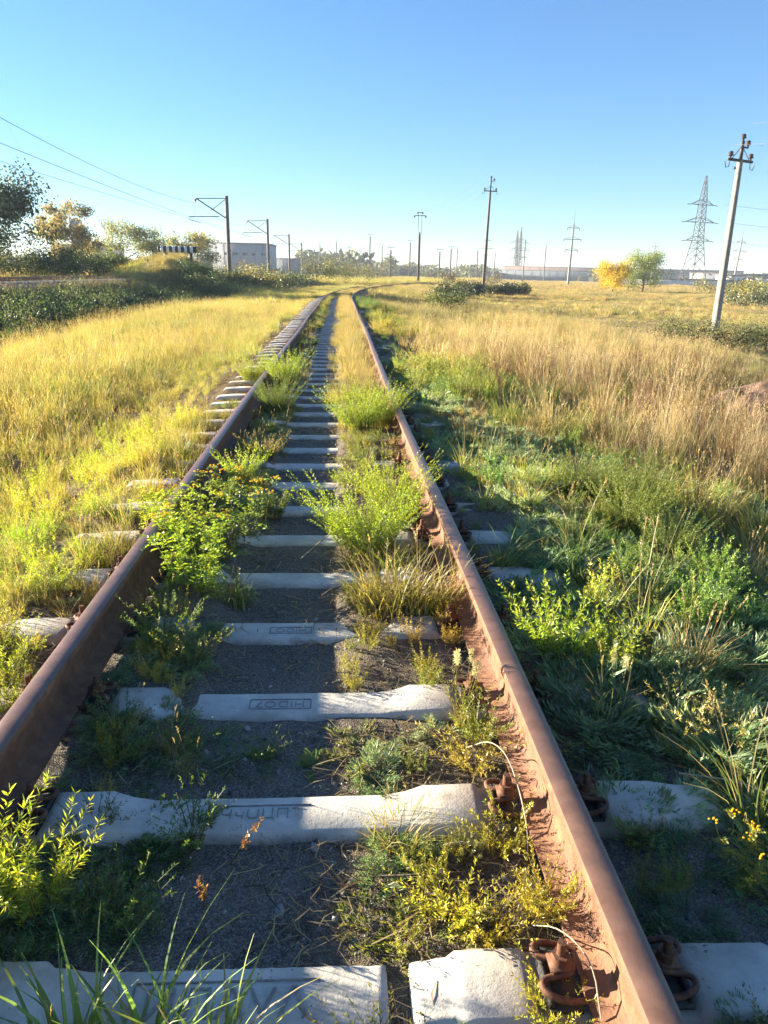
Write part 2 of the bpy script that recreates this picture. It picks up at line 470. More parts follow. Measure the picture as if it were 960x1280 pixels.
# sleepers ---------------------------------------------------------
STA = [(0, .0), (.18, .0), (.34, .001), (.40, .012), (.46, .023), (.60, .025), (.62, .022), (.626, .010), (.968, .010), (.974, .024), (1.0, .026), (1.16, .022), (1.31, .012), (1.345, .004), (1.36, -.012)]
def sleeper_mesh(seed, fine=True, gap=None):
    r = np.random.default_rng(seed)
    st = [(-a, z) for a, z in STA[::-1]] + STA[1:]
    xs = []
    for (a, za_), (b, zb_) in zip(st[:-1], st[1:]):
        kk = max(1, int((b - a) / ((.018 if gap else .06) if fine else 0.4)))
        for q in range(kk): xs.append((a + (b - a) * q / kk, za_ + (zb_ - za_) * q / kk))
    xs.append(st[-1])
    k = 8
    V = []
    for x, z in xs:
        if gap and gap[0] < x < gap[1]: z = -.075 + .02 * math.sin(x * 190)
        w = 0.076 + 0.014 * (0.45 < abs(x) < 1.2)
        b = 0.125
        e = 0.007
        j = lambda s_: float(r.normal(0, s_ * .45)) if fine else 0.0
        sec = [(-b, -.15), (b, -.15), (b - .008, -.06), (w + j(.0025), z - e), (w - e + j(.0025), z + j(.001)), (-w + e + j(.0025), z + j(.001)), (-w + j(.0025), z - e), (-b + .008, -.06)]
        V += [(x, y, zz) for y, zz in sec]
    g = Geo()
    n = len(xs)
    F = [(i * k + j, i * k + (j + 1) % k, (i + 1) * k + (j + 1) % k, (i + 1) * k + j) for i in range(n - 1) for j in range(k)]
    g.add(V, F)
    V = np.array(V)
    g.add(V[:k], [(0, 7, 6, 1), (1, 6, 3, 2), (6, 5, 4, 3)])
    g.add(V[-k:], [(1, 6, 7, 0), (2, 3, 6, 1), (3, 4, 5, 6)])
    return g.mesh('concrete_sleeper', M['concrete'])
SLM = [sleeper_mesh(q) for q in range(4)]
SLF = sleeper_mesh(9, False)
SLB = sleeper_mesh(5, True, (.315, .345))

def text_mesh(txt, size, rot):
    cu = bpy.data.curves.new('stamp', 'FONT')
    cu.body = txt; cu.size = size; cu.extrude = 0.001; cu.align_x = 'CENTER'; cu.align_y = 'CENTER'
    cu.offset = -0.0012
    o = bpy.data.objects.new('tmp', cu)
    COL.objects.link(o)
    dg = bpy.context.evaluated_depsgraph_get()
    me = bpy.data.meshes.new_from_object(o.evaluated_get(dg))
    bpy.data.objects.remove(o)
    me.transform(Matrix.Rotation(rot, 4, 'Z'))
    me.materials.clear(); me.materials.append(M['concrete_mark'])
    return me

Y0, DY = 1.255, 0.595
near_labels = {
    0: 'pale concrete sleeper nearest the camera at the bottom edge, behind long grass blades',
    1: 'concrete sleeper second from the bottom edge, rusty coiled clip at its right rail',
    2: 'concrete sleeper third from the bottom edge with the clearest framed lettering',
    3: 'concrete sleeper fourth from the bottom, left end under the leafy green weed',
    4: 'concrete sleeper fifth from the bottom edge, next beyond the fourth one',
    5: 'concrete sleeper sixth from the bottom edge, left of the big feathery clump',
    6: 'concrete sleeper seventh from the bottom edge, beside the short grey wooden stake',
    7: 'concrete sleeper eighth from the bottom edge, just beyond the short wooden stake',
    8: 'concrete sleeper ninth from the bottom edge, just below the bare litter patch',
    9: 'concrete sleeper tenth from the bottom edge, right part sunlit beside the bare litter patch',
}
stamps = {0: ('\u0418\u041b\u0410V\u039b', 0.105, 0, 0.0), 1: ('\u0427\u0447U\u0426\u041f\u0422', 0.06, 0, 0.03), 2: ('HIDO7', 0.06, math.pi, 0.02), 3: ('HIDO', 0.055, math.pi, 0.02)}
sleepers = []
for i in range(-3, 84):
    yy = Y0 + DY * i
    me = SLB if i == 0 else SLM[i % 4] if i < 24 else SLF
    c = float(cxl(yy)); ang = -math.atan2(float(cxl(yy + .5) - cxl(yy - .5)), 1.0)
    tilt = random.uniform(-.006, .006)
    o = inst('concrete_sleeper', me, None, (c + random.uniform(-.02, .02), yy + random.uniform(-.012, .012), random.uniform(-.006, .004)), (tilt, random.uniform(-.003, .003), ang + random.uniform(-.008, .008)))
    if i in near_labels: tag(o, near_labels[i], 'sleeper', 'concrete sleepers of the track')
    elif i < 0: tag(o, 'concrete sleeper below the bottom edge of the view', 'sleeper', 'concrete sleepers of the track')
    else: tag(o, 'small weathered concrete sleeper in the long ladder beyond the tenth one', 'sleeper', 'concrete sleepers of the track')
    sleepers.append(o)
    if i in stamps:
        t, sz, ro, ox = stamps[i]
        xo = -0.02 if i else -0.05
        tm = text_mesh(t, sz, ro)
        inst('lettering', tm, o, (xo, -0.005 if i else -0.02, 0.0022))
        wx = max(v.co.x for v in tm.vertices) + 0.025
        hy = max(v.co.y for v in tm.vertices) + 0.014
        g = Geo()
        g.box((0, hy, 0), (wx * 2, .004, .003)); g.box((0, -hy, 0), (wx * 2, .004, .003)) if i > 1 else None
        g.box((-wx, 0, 0), (.004, hy * 2 - .005, .003)); g.box((wx, 0, 0), (.004, hy * 2 - .005, .003)) if i > 1 else None
        g.build('lettering_frame', M['concrete_mark'], o, (xo, -0.005 if i else -0.02, 0.0012))

# rail fasteners ----------------------------------------------------
def clip_curve():
    # W-shaped spring rod seen from above: u away from the rail (negative = towards the middle of the sleeper), v along the rail
    C = [(.055, .062, .018), (.03, .070, .020), (-.01, .074, .030), (-.04, .066, .038), (-.052, .047, .040), (-.042, .028, .038), (-.012, .022, .040), (.016, .023, .046), (.026, .010, .048),
         (.026, -.010, .048), (.016, -.023, .046), (-.012, -.022, .040), (-.042, -.028, .038), (-.052, -.047, .040), (-.04, -.066, .038), (-.01, -.074, .030), (.03, -.070, .020), (.055, -.062, .018)]
    C = np.array(C)
    for _ in range(2):
        q = np.empty((len(C) * 2 - 2, 3)); q[0::2] = C[:-1] * .75 + C[1:] * .25; q[1::2] = C[:-1] * .25 + C[1:] * .75
        C = np.vstack([C[:1], q, C[-1:]])
    return C
g = Geo(); g.tube(clip_curve(), 0.0077, 8); CLIP = g.mesh('spring_clip', M['rust_old'], True)
g = Geo()
g.tube([(0, 0, .0), (0, 0, .11)], .0105, 8); BOLT = g.mesh('bolt', M['rust_old'])
g = Geo()
q6 = [(0, 0, .056), (0, 0, .078)]; g.tube(q6, .021, 6); NUT = g.mesh('nut', M['rust_old'])
g = Geo(); g.box((0, 0, .052), (.052, .046, .007)); g.box((.016, 0, .042), (.02, .03, .018)); WASH = g.mesh('clamp_plate', M['rust_old'])
g = Geo(); g.box((-.002, 0, .005), (.075, .16, .012)); g.box((-.034, 0, .018), (.012, .15, .018)); PAD = g.mesh('rubber_pad', M['rubber'])
def fastener(x, y, flip, label, group='rail fasteners on the sleepers'):
    t = empty('rail_fastener', (x, y, 0.0105), label, 'rail fastener', group, rz=math.pi if flip else random.uniform(-.08, .08))
    inst('rubber_pad', PAD, t); inst('spring_clip', CLIP, t); inst('clamp_plate', WASH, t); inst('bolt', BOLT, t)
    inst('nut', NUT, t, rot=(0, 0, random.uniform(0, 1)))
    return t
FX = 0.678
for i in range(0, 14):
    yy = float(sleepers[i + 3].location.y)
    lab = {0: 'rusty coiled rail clip at the bottom, left side of the right rail', 1: 'rusty coiled rail clip lit by the sun, second from the bottom beside the right rail'}
    fastener(FX, yy, False, lab.get(i, 'small rusty clip farther up along the sunlit flank of the right rail'))
    lab = {0: 'dark shaded rail clip beside the white sleeper end right of the right rail', 1: 'dark shaded rail clip second from the bottom behind the right rail'}
    fastener(2 * .7975 - FX, yy, True, lab.get(i, 'small shaded clip farther up behind the right rail'))
    fastener(-FX, yy, True, 'rusty clip in the shadow inside the left rail' if i != 1 else 'dark rail clip in shadow at the left end of the second sleeper')
    fastener(-(2 * .7975 - FX), yy, False, 'rusty clip on the sunny outer side of the left rail')

# ------------------------------------------------------------------ distant and standing structures
def power_pole(x, y, h_conc, h_top, lean, kind, label, rz=0.0, group='power poles across the field', base=None, w0=.30, w1=.19, mat='pole_concrete'):
    z0 = float(tz(x, y)) if base is None else base
    t = empty('power_pole', (x, y, z0), label, 'power pole', group)
    t.rotation_euler = (0, lean, rz)
    g = Geo()
    V = []
    for z, w in ((-.6, w0), (h_conc, w1)):
        a, c = w / 2, w * .12
        V += [(-a + c, -a, z), (a - c, -a, z), (a, -a + c, z), (a, a - c, z), (a - c, a, z), (-a + c, a, z), (-a, a - c, z), (-a, -a + c, z)]
    g.add(V, [(j, (j + 1) % 8, 8 + (j + 1) % 8, 8 + j) for j in range(8)])
    g.add([V[q] for q in range(8, 16)], [(0, 1, 2, 3), (0, 3, 4, 7), (4, 5, 6, 7)])
    g.build('post', M[mat], t)
    ins = Geo(); ins.tube([(0, 0, 0), (0, 0, .05), (0, 0, .06), (0, 0, .1), (0, 0, .11), (0, 0, .16), (0, 0, .19)], [.03, .03, .085, .085, .055, .075, .03], 8)
    INS = ins.mesh('insulator', M['ceramic'])
    if kind == 'near':
        g = Geo()
        g.box((0, 0, h_conc - .02), (1.5, .09, .10)); g.box((0, .14, h_conc - .3), (.3, .04, .08))
        g.tube([(-.55, 0, h_conc), (0, 0, h_conc + .55)], .02, 4); g.tube([(.55, 0, h_conc), (0, 0, h_conc + .55)], .02, 4)
        g.build('crossarm', M['dark_steel'], t)
        g = Geo(); g.box((0, 0, (h_conc + h_top) / 2), (.12, .10, h_top - h_conc)); g.box((.18, 0, h_top - .25), (.36, .06, .06))
        g.build('mast_top', M['dark_steel'], t)
        for px, pz in ((-.62, h_conc + .04), (.62, h_conc + .04), (0, h_top), (.34, h_top - .22)):
            inst('insulator', INS, t, (px, 0, pz), scale=(1.35, 1.35, 1.35))
        for sx in (-1, 1):
            g = Geo(); g.tube([(sx * .62, 0, h_conc - .05), (sx * .66, 0, h_conc - .3), (sx * .82, 0, h_conc - .34), (sx * .92, 0, h_conc - .12)], .022, 4)
            g.build('jumper', M['dark_steel'], t)
    elif kind == 'box':
        g = Geo(); g.box((0, 0, h_conc + .1), (.16, .16, .5)); g.tube([(-.28, 0, h_conc), (-.28, 0, h_top)], .045, 5); g.tube([(.28, 0, h_conc), (.28, 0, h_top)], .045, 5)
        g.build('mast_top', M['dark_steel'], t)
        g = Geo(); g.box((0, 0, h_top - .5), (2.0, .12, .12)); g.box((0, 0, h_top), (1.0, .12, .1))
        g.build('crossarm', M['dark_steel'], t)
        for px in (-.95, .95): inst('insulator', INS, t, (px, 0, h_top - .85), scale=(1.8, 1.8, 1.8))
        for px in (-.45, .45): inst('insulator', INS, t, (px, 0, h_top - .25), scale=(1.5, 1.5, 1.5))
    elif kind == 'tall':
        g = Geo(); g.tube([(0, 0, h_conc), (0, 0, h_top)], [.08, .04], 5); g.build('mast_top', M['steel'], t)
        H = h_conc
        for k_, (zz, ww) in enumerate(((H * .93, 2.4), (H * .75, 3.5), (H * .58, 2.6))):
            g = Geo(); g.box((0, 0, zz), (ww * 1.6, .18, .18)); g.tube([(-ww * .75, 0, zz), (0, 0, zz + .8)], .05, 4); g.tube([(ww * .75, 0, zz), (0, 0, zz + .8)], .05, 4)
            g.build('crossarm', M['steel'], t)
            for sx in (-1, 1): inst('insulator', INS, t, (sx * ww * .78, 0, zz - .75), scale=(1.6, 1.6, 3.5))
    else:
        g = Geo(); g.box((0, 0, h_top - .35), (2.0, .12, .12)); g.build('crossarm', M['dark_steel'], t)
        for px in (-.9, 0, .9): inst('insulator', INS, t, (px, 0, h_top - .3), scale=(1.8, 1.8, 1.8))
    return t
power_pole(17.0, 34.0, 7.1, 7.85, 0.006, 'near', 'leaning tapered concrete power pole at the right, tallest in view and nearest', rz=rad(24))
power_pole(15.85, 86.0, 10.8, 12.0, 0.02, 'near', 'dark brown power pole right of centre with a short crossarm, dark shrubs at its foot', rz=rad(4), mat='pole_dark')
power_pole(13.5, 135.0, 8.6, 12.0, 0.0, 'box', 'thin power pole with a twin-stem top near the track vanishing point', base=-.6, w0=.42, w1=.34, mat='pole_dark')
power_pole(72.05, 246.0, 18.5, 22.2, 0.012, 'tall', 'tall three-armed concrete pole between the dark brown pole and the yellow tree', base=-1.0, w0=.72, w1=.36)
power_pole(171.5, 336.0, 20.0, 23.5, 0.055, 'tall', 'leaning three-armed pole far right behind the nearest concrete pole', base=-1.0, w0=.8, w1=.4)
power_pole(176.3, 440.0, 21.5, 25.0, 0.012, 'tall', 'faint three-armed pole rising behind the green tree', base=-1.0, w0=.75, w1=.4)
for x, y, h, k_ in ((16.5, 260, 11, 'small'), (12.2, 330, 18, 'small'), (29, 330, 16, 'small'), (42, 300, 13, 'small'), (66, 380, 15, 'small'), (3.5, 300, 12, 'small'), (20, 380, 16, 'small'), (34, 270, 11, 'small'), (112, 430, 20, 'small'), (62, 420, 17, 'small'), (74, 400, 22, 'tall'), (88, 450, 16, 'small'), (98, 420, 22, 'tall'), (-2.0, 420, 19, 'small'), (-9.5, 380, 16, 'small'), (128, 700, 24, 'small')):
    power_pole(x, y, h - 1, h, random.uniform(-.01, .01), k_, 'thin hazy pole far off near the horizon', base=-1.0, group='far hazy poles on the horizon', w0=.62, w1=.42, mat='pole_dark')

def pylon(x, y, H, label, rz=0.0, wide=1.0, group='lattice pylons'):
    t = empty('lattice_pylon', (x, y, -1.0), label, 'pylon', group, rz=rz)
    prof = [(0, 3.4), (H * .30, 1.9), (H * .45, 1.25), (H * .72, .95), (H * .82, .8), (H, .12)]
    prof = [(z, w * wide) for z, w in prof]
    wz = lambda z: float(np.interp(z, [p[0] for p in prof], [p[1] for p in prof]))
    for sx, sy in ((-1, -1), (1, -1), (1, 1), (-1, 1)):
        g = Geo(); g.tube([(sx * w, sy * w, z) for z, w in prof], .16 if wide == 1 else .26, 4); g.build('leg', M['steel'], t)
    g = Geo()
    zs = [0, H * .12, H * .22, H * .30] + list(np.linspace(H * .36, H * .96, 12))
    for a, b in zip(zs[:-1], zs[1:]):
        for ax in (0, 1):
            for sg in (-1, 1):
                P = lambda u, z: ((u * wz(z), sg * wz(z), z) if ax == 0 else (sg * wz(z), u * wz(z), z))
                g.tube([P(-1, a), P(1, b)], .085 if wide == 1 else .14, 3, cap=False); g.tube([P(1, a), P(-1, b)], .085 if wide == 1 else .14, 3, cap=False)
                g.tube([P(-1, b), P(1, b)], .06, 3, cap=False)
    g.build('lattice', M['steel'], t)
    for zz, L in ((H * .43, 5.2), (H * .595, 6.4), (H * .75, 4.9)):
        g = Geo()
        for sx in (-1, 1):
            for sy in (-1, 1):
                g.tube([(sx * wz(zz), sy * wz(zz), zz), (sx * L, 0, zz)], .09, 4)
                g.tube([(sx * wz(zz), sy * wz(zz), zz + 1.5), (sx * L, 0, zz)], .09, 4)
        g.build('crossarm', M['steel'], t)
        for sx in (-1, 1):
            g = Geo(); g.tube([(sx * L, 0, zz), (sx * (L + 1.7), 0, zz - .15)], [.1, .14], 5); g.build('insulator', M['ceramic'], t)
    return t
pylon(120.8, 265, 35.5, 'large steel lattice pylon with three arm levels left of the leaning concrete pole', rz=.35)
pylon(133.5, 600, 36, 'left one of the two small hazy lattice pylons behind the dark brown pole', rz=.4, wide=.7)
pylon(138.5, 610, 39, 'right one of the two small hazy lattice pylons behind the dark brown pole', rz=.4, wide=.7)

# electrified side track at the left: masts, wires
def catenary(x, y, H, label):
    z0 = min(float(tz(x, y)), .2)
    t = empty('catenary_mast', (x, y, z0), label, 'catenary mast', 'catenary masts along the side track')
    g = Geo(); g.tube([(0, 0, -.5), (0, 0, H)], [.25, .2], 8); g.build('post', M['mast'], t)
    top, arm = H - .25, H - 2.55
    g = Geo(); g.tube([(-.1, 0, top), (-3.4, 0, top - .1)], .05, 5); g.build('top_tie', M['dark_steel'], t)
    g = Geo(); g.tube([(-3.4, 0, top - .1), (0, 0, arm + .1)], .07, 5); g.tube([(0, 0, top), (-1.75, 0, top - 1.3)], .04, 5); g.build('cantilever', M['dark_steel'], t)
    g = Geo(); g.tube([(-.9, 0, arm + .35), (-4.3, 0, arm + .25)], .05, 5); g.tube([(-4.3, 0, arm + .25), (-4.35, 0, arm - .05), (-3.0, 0, arm - .35)], .035, 5); g.build('registration_arm', M['dark_steel'], t)
    g = Geo(); g.tube([(-3.7, 0, top - .5), (-3.75, 0, arm + .3)], .035, 5); g.build('dropper', M['dark_steel'], t)
    g = Geo(); g.tube([(-3.4, 0, top - .1), (-3.45, 0, top - .25), (-3.55, 0, top - .35), (-3.6, 0, top - .6)], [.05, .1, .1, .05], 6); g.build('insulator', M['ceramic'], t)
    return t
MASTS = [(-13.3, 31), (-12.7, 93), (-12.4, 140), (-12.2, 194), (-11.7, 245), (-11.4, 300), (-11.0, 352), (-10.6, 405), (-10.2, 460)]
labs = ['catenary mast just outside the left edge', 'nearest catenary mast at the left with a braced arm, beside the dark mound', 'second catenary mast from the left, in front of the big grey block', 'third catenary mast from the left, right of the big grey block',
        'fourth catenary mast from the left, thin', 'fifth catenary mast from the left, thin and hazy'] + ['small hazy catenary mast in the far row'] * 3
for (x, y), lb in zip(MASTS, labs): catenary(x, y, 10.3 if y < 250 else 10.0, lb)
def wire(pts_a, pts_b, sag, label, r=.016, n=28):
    a, b = np.array(pts_a, float), np.array(pts_b, float)
    tt = np.linspace(0, 1, n)[:, None]
    P = a + (b - a) * tt
    P[:, 2] -= (4 * sag * tt * (1 - tt))[:, 0]
    g = Geo(); g.tube(P, r, 4)
    o = g.build('overhead_wire', M['wire']); return tag(o, label, 'wire', 'overhead wires')
mz = 10.3
for k_ in range(len(MASTS) - 1):
    (x0, y0), (x1, y1) = MASTS[k_], MASTS[k_ + 1]
    z0 = min(float(tz(x0, y0)), .2); z1 = min(float(tz(x1, y1)), .2)
    far = k_ > 0
    wire((x0 - 3.6, y0, z0 + mz - .8), (x1 - 3.6, y1, z1 + mz - .8), .9, 'upper carrier wire sagging across the left sky' if not far else 'thin wire between the far catenary masts')
    if k_ < 4:
        wire((x0 - 3.0, y0, z0 + mz - 2.7), (x1 - 3.0, y1, z1 + mz - 2.7), .15, 'lower contact wire across the left sky, meeting the arm of the nearest mast' if not far else 'thin wire between the far catenary masts')
    if k_ == 0:
        wire((x0 - 4.2, y0, z0 + mz - 3.4), (x1 - 3.3, y1, z1 + mz - 2.75), .05, 'lowest thin wire at the left edge that runs together with the contact wire', .012)
        for q in (.2, .35, .5, .65, .8):
            px, py = x0 + (x1 - x0) * q, y0 + (y1 - y0) * q
            zt = z0 + mz - .8 - 3.6 * q * (1 - q); zb_ = z0 + mz - 2.7 - .6 * q * (1 - q)
            wire((px - 3.6, py, zt), (px - 3.0, py, zb_), 0, 'thin vertical dropper wire between the two left wires', .006, 3)
# wires of the right line
def polewires(a, b, offs, label, r):
    for dx, dz in offs: wire((a[0] + dx, a[1], a[2] + dz), (b[0] + dx, b[1], b[2] + dz), 1.0, label, r)
polewires((15.85, 86, 10.7), (13.5, 135, 11.0), ((-.6, 0), (.6, 0), (.0, 1.3)), 'thin wire from the dark brown pole towards the twin-stem pole', .009)
polewires((17.2, 34, 6.95), (36, -6, 7.0), ((-.6, 0), (.6, 0), (.1, .85)), 'thin wire leaving the leaning concrete pole to the right edge', .006)
for dz, L in ((14.3, 7.5), (20.1, 8.6), (25.6, 6.8)):
    wire((120.8 + L, 263, dz), (290, 255, dz), 4, 'thin pylon wire running off to the right edge', .045)

# side track on its low bank, ending at the mound
for s_, lb in ((-1, 'far rail of the straight side track at the left'), (1, 'near rail of the straight side track at the left')):
    g = Geo(); g.box((-16.55 + s_ * .7975, 41, .28 + .60), (.08, 62, .16)); o = g.build('rail', M['rust']); tag(o, lb, 'rail')
g = Geo(); 
V = []; yl = np.arange(2, 73, 1.0)
for q, y in enumerate(yl): V += [(-18.3, y, .2), (-17.9, y, .70 + random.uniform(-.03, .03)), (-15.2, y, .70 + random.uniform(-.03, .03)), (-14.75, y, .2)]
g.add(V, [(q * 4 + j, q * 4 + j + 1, q * 4 + j + 5, q * 4 + j + 4) for q in range(len(yl) - 1) for j in range(3)])
tag(g.build('ballast_bed', M['ballast_far']), kind='structure')
for q in range(60):
    o = inst('concrete_sleeper', SLF, None, (-16.55, 14 + q * .95, .75))
    tag(o, 'small pale sleeper of the side track at the left', 'sleeper', 'sleepers of the side track')
t = empty('buffer_stop', (-14.1, 70.8, 2.22), 'black and white striped buffer beam on top of the grassy mound', 'buffer stop')
t.rotation_euler = (0, 0, rad(-4))
for q in range(13):
    g = Geo(); g.box((-1.56 + q * .26, 0, .95), (.26, .28, .52)); g.build('stripe', M['white'] if q % 2 else M['black'], t)
g = Geo(); g.box((0, .17, .95), (3.3, .06, .42)); g.build('beam', M['dark_steel'], t)
for sx in (-1.1, 1.1):
    g = Geo(); g.box((sx, .3, .2), (.3, .2, 1.3)); g.build('post', M['dark_steel'], t)

# buildings far off ---------------------------------------------------------
def block(name, x, y, w, d, h, wall, label, rz=0.0, roof=None, cols=0, rows=0, winw=1.2, winh=1.4, joints=0, base=-1.0, cat='building', z1=1.5):
    t = empty(name, (x, y, base), label, cat, None, rz=rz)
    g = Geo(); g.box((0, 0, h / 2), (w, d, h)); g.build('wall', wall, t)
    g = Geo()
    if roof == 'gable':
        g.add([(-w / 2 - .4, -d / 2 - .4, h), (w / 2 + .4, -d / 2 - .4, h), (w / 2 + .4, d / 2 + .4, h), (-w / 2 - .4, d / 2 + .4, h), (-w / 2 - .4, 0, h + d * .35), (w / 2 + .4, 0, h + d * .35)],
              [(0, 1, 5, 4), (2, 3, 4, 5)]); g.add([(-w / 2 - .4, -d / 2 - .4, h), (-w / 2 - .4, d / 2 + .4, h), (-w / 2 - .4, 0, h + d * .35), (w / 2 + .4, -d / 2 - .4, h), (w / 2 + .4, d / 2 + .4, h), (w / 2 + .4, 0, h + d * .35)], [(0, 2, 1), (3, 4, 5)])
    else:
        g.box((0, 0, h + .25), (w + .5, d + .5, .5))
    g.build('roof', M['roof_dark'], t)
    for r in range(rows):
        for c in range(cols):
            g = Geo(); g.box((-w / 2 + w * (c + .5) / cols, -d / 2 + .02, z1 + winh / 2 + r * (h - z1) / max(rows, 1)), (winw, .16, winh)); g.build('window', M['glass'], t)
    for j in range(joints):
        g = Geo(); g.box((-w / 2 + w * (j + .5) / joints, -d / 2 - .1, h / 2), (.35, .3, h - .3)); g.build('pilaster', wall, t)
    return t
block('factory_block', -40.5, 345, 23, 25, 13.0, M['wall_grey'], 'large flat-roofed grey block behind the two nearest catenary masts', rz=-.06, joints=7, cols=6, rows=1, winw=1.8, winh=1.0, z1=8.6)
block('factory_hall', -22.5, 420, 26, 20, 8.6, M['wall_blue'], 'long low grey hall right of the large grey block', joints=6)
block('factory_hall', -60.5, 380, 18, 20, 7.2, M['wall_blue'], 'low bluish building left of the large grey block', joints=4)
t = block('block_of_flats', -22, 620, 24, 14, 16, M['wall_grey'], 'faint hazy block with rooftop vents beyond the fifth catenary mast', cols=6, rows=3, winw=1.6)
for q in range(4):
    g = Geo(); g.box((-8 + q * 5, 0, 18), (1.2, 1.2, 3)); g.build('vent', M['wall_grey'], t)
block('house', -35.3, 118, 6.5, 5, 2.1, M['wall_blue'], 'small house with a pale gabled roof among the left trees', roof='gable', cols=2, rows=1, winw=.9, winh=1.0, z1=.9, base=.1)
block('house', -42, 135, 9, 6, 3.0, M['wall_red'], 'dull reddish house half hidden behind the orange tree', roof='gable', cols=3, rows=1, winw=.9, winh=1.0, z1=1.0, base=.1)
t = empty('tower', (-106, 330, -1), 'slim grey tower on the horizon between the left trees', 'tower')
g = Geo(); g.tube([(0, 0, 0), (0, 0, 17)], [2.6, 2.2], 10); g.build('shaft', M['wall_grey'], t)
g = Geo(); g.tube([(0, 0, 17), (0, 0, 18), (0, 0, 20.5), (0, 0, 21.5)], [2.2, 3.0, 2.4, .3], 10); g.build('head', M['wall_blue'], t)
block('factory', 195, 560, 175, 40, 6.6, M['wall_blue'], 'very long low blue-grey factory along the right horizon', rz=-.05, joints=30)
block('factory', 214, 600, 180, 30, 9.6, M['wall_red'], 'long dull red upper range behind the blue-grey factory', rz=-.05, joints=24)
block('warehouse', 206, 380, 60, 20, 5.6, M['wall_blue'], 'low blue-grey warehouse at the right edge behind the white sheds', joints=8)
block('shed', 152, 300, 9, 7, 4.3, M['wall_white'], 'bright white shed at the right edge right of the leaning pole', cols=2, rows=1, winw=1.2, winh=1.0, z1=1.6)
block('shed', 166, 303, 12, 7, 3.8, M['wall_white'], 'second bright white shed cut off by the right edge', cols=3, rows=1, winw=1.2, winh=1.0, z1=1.4)
block('wall', 133, 296, 52, .4, 2.5, M['wall_white'], 'long pale boundary wall under the lattice pylon', cat='wall', joints=14)
block('kiosk', -19.0, 200, 7, 4, 1.6, M['wall_white'], 'low whitish structure beside the second catenary mast', base=0)

# ------------------------------------------------------------------ plants: shape makers
def blades(n, R, h, lean, w, k=3, seed=0, curl=1.8, bend=0.0, col=None, r0=0.0):
    """n tapering grass blades rooted in a disc; returns vertices, quads, colours"""
    r = np.random.default_rng(seed)
    a = r.uniform(0, 2 * math.pi, n); q = R * np.sqrt(r.uniform(r0, 1, n))
    B = np.stack([q * np.cos(a), q * np.sin(a), np.zeros(n)], 1)
    az = a + r.normal(0, .9, n)
    H = r.uniform(*h, n); L = H * r.uniform(*lean, n); ww = r.uniform(*w, n)
    T = np.linspace(0, 1, k + 1)
    dirv = np.stack([np.cos(az), np.sin(az), np.zeros(n)], 1)
    tw = az + math.pi / 2 + r.normal(0, .5, n)
    side = np.stack([np.cos(tw), np.sin(tw), np.zeros(n)], 1)
    P = B[:, None, :] + dirv[:, None, :] * (L[:, None] * T ** curl)[..., None]
    P[:, :, 2] += H[:, None] * (T - bend * r.uniform(.3, 1, n)[:, None] * T ** 3)
    wt = ww[:, None] * (np.minimum(1, (1 - T) * 1.6) * .5)[None, :] + .0004
    A = P - side[:, None, :] * wt[..., None]; C = P + side[:, None, :] * wt[..., None]
    V = np.stack([A, C], 2).reshape(-1, 3)
    base = (np.arange(n) * (k + 1) * 2)[:, None] + (np.arange(k) * 2)[None, :]
    F = np.stack([base, base + 1, base + 3, base + 2], -1).reshape(-1, 4)
    br = r.uniform(.65, 1.3, n)
    hue = r.uniform(-.18, .18, n)
    c = np.stack([br * (1 + hue), br, br * (1 - hue * .6), np.zeros(n)], 1)
    if col is not None: c = c * np.array([*col, 1])
    Cc = np.repeat(c, (k + 1) * 2, axis=0)
    return V, F, Cc, P

def leaflets(P, D, L, w, seed=0, up=0.0, col=None, fold=True):
    """one narrow diamond leaf at each point P pointing along D"""
    r = np.random.default_rng(seed)
    n = len(P)
    D = D / (np.linalg.norm(D, axis=1)[:, None] + 1e-9)
    rnd = r.normal(size=(n, 3))
    S = np.cross(D, rnd); S /= np.linalg.norm(S, axis=1)[:, None] + 1e-9
    L = np.broadcast_to(L, (n,)); w = np.broadcast_to(w, (n,))
    mid = P + D * (L * .45)[:, None]
    V = np.stack([P, mid - S * (w / 2)[:, None], P + D * L[:, None] + np.array([0, 0, 1]) * (up * L)[:, None], mid + S * (w / 2)[:, None]], 1).reshape(-1, 3)
    i = np.arange(n) * 4
    F = np.stack([i, i + 1, i + 2, i + 3], 1)
    br = r.uniform(.6, 1.35, n); hue = r.uniform(-.2, .2, n)
    c = np.stack([br * (1 + hue), br, br * (1 - .5 * hue), np.zeros(n)], 1)
    if col is not None: c = c * np.array([*col, 1])
    return V, F, np.repeat(c, 4, axis=0)

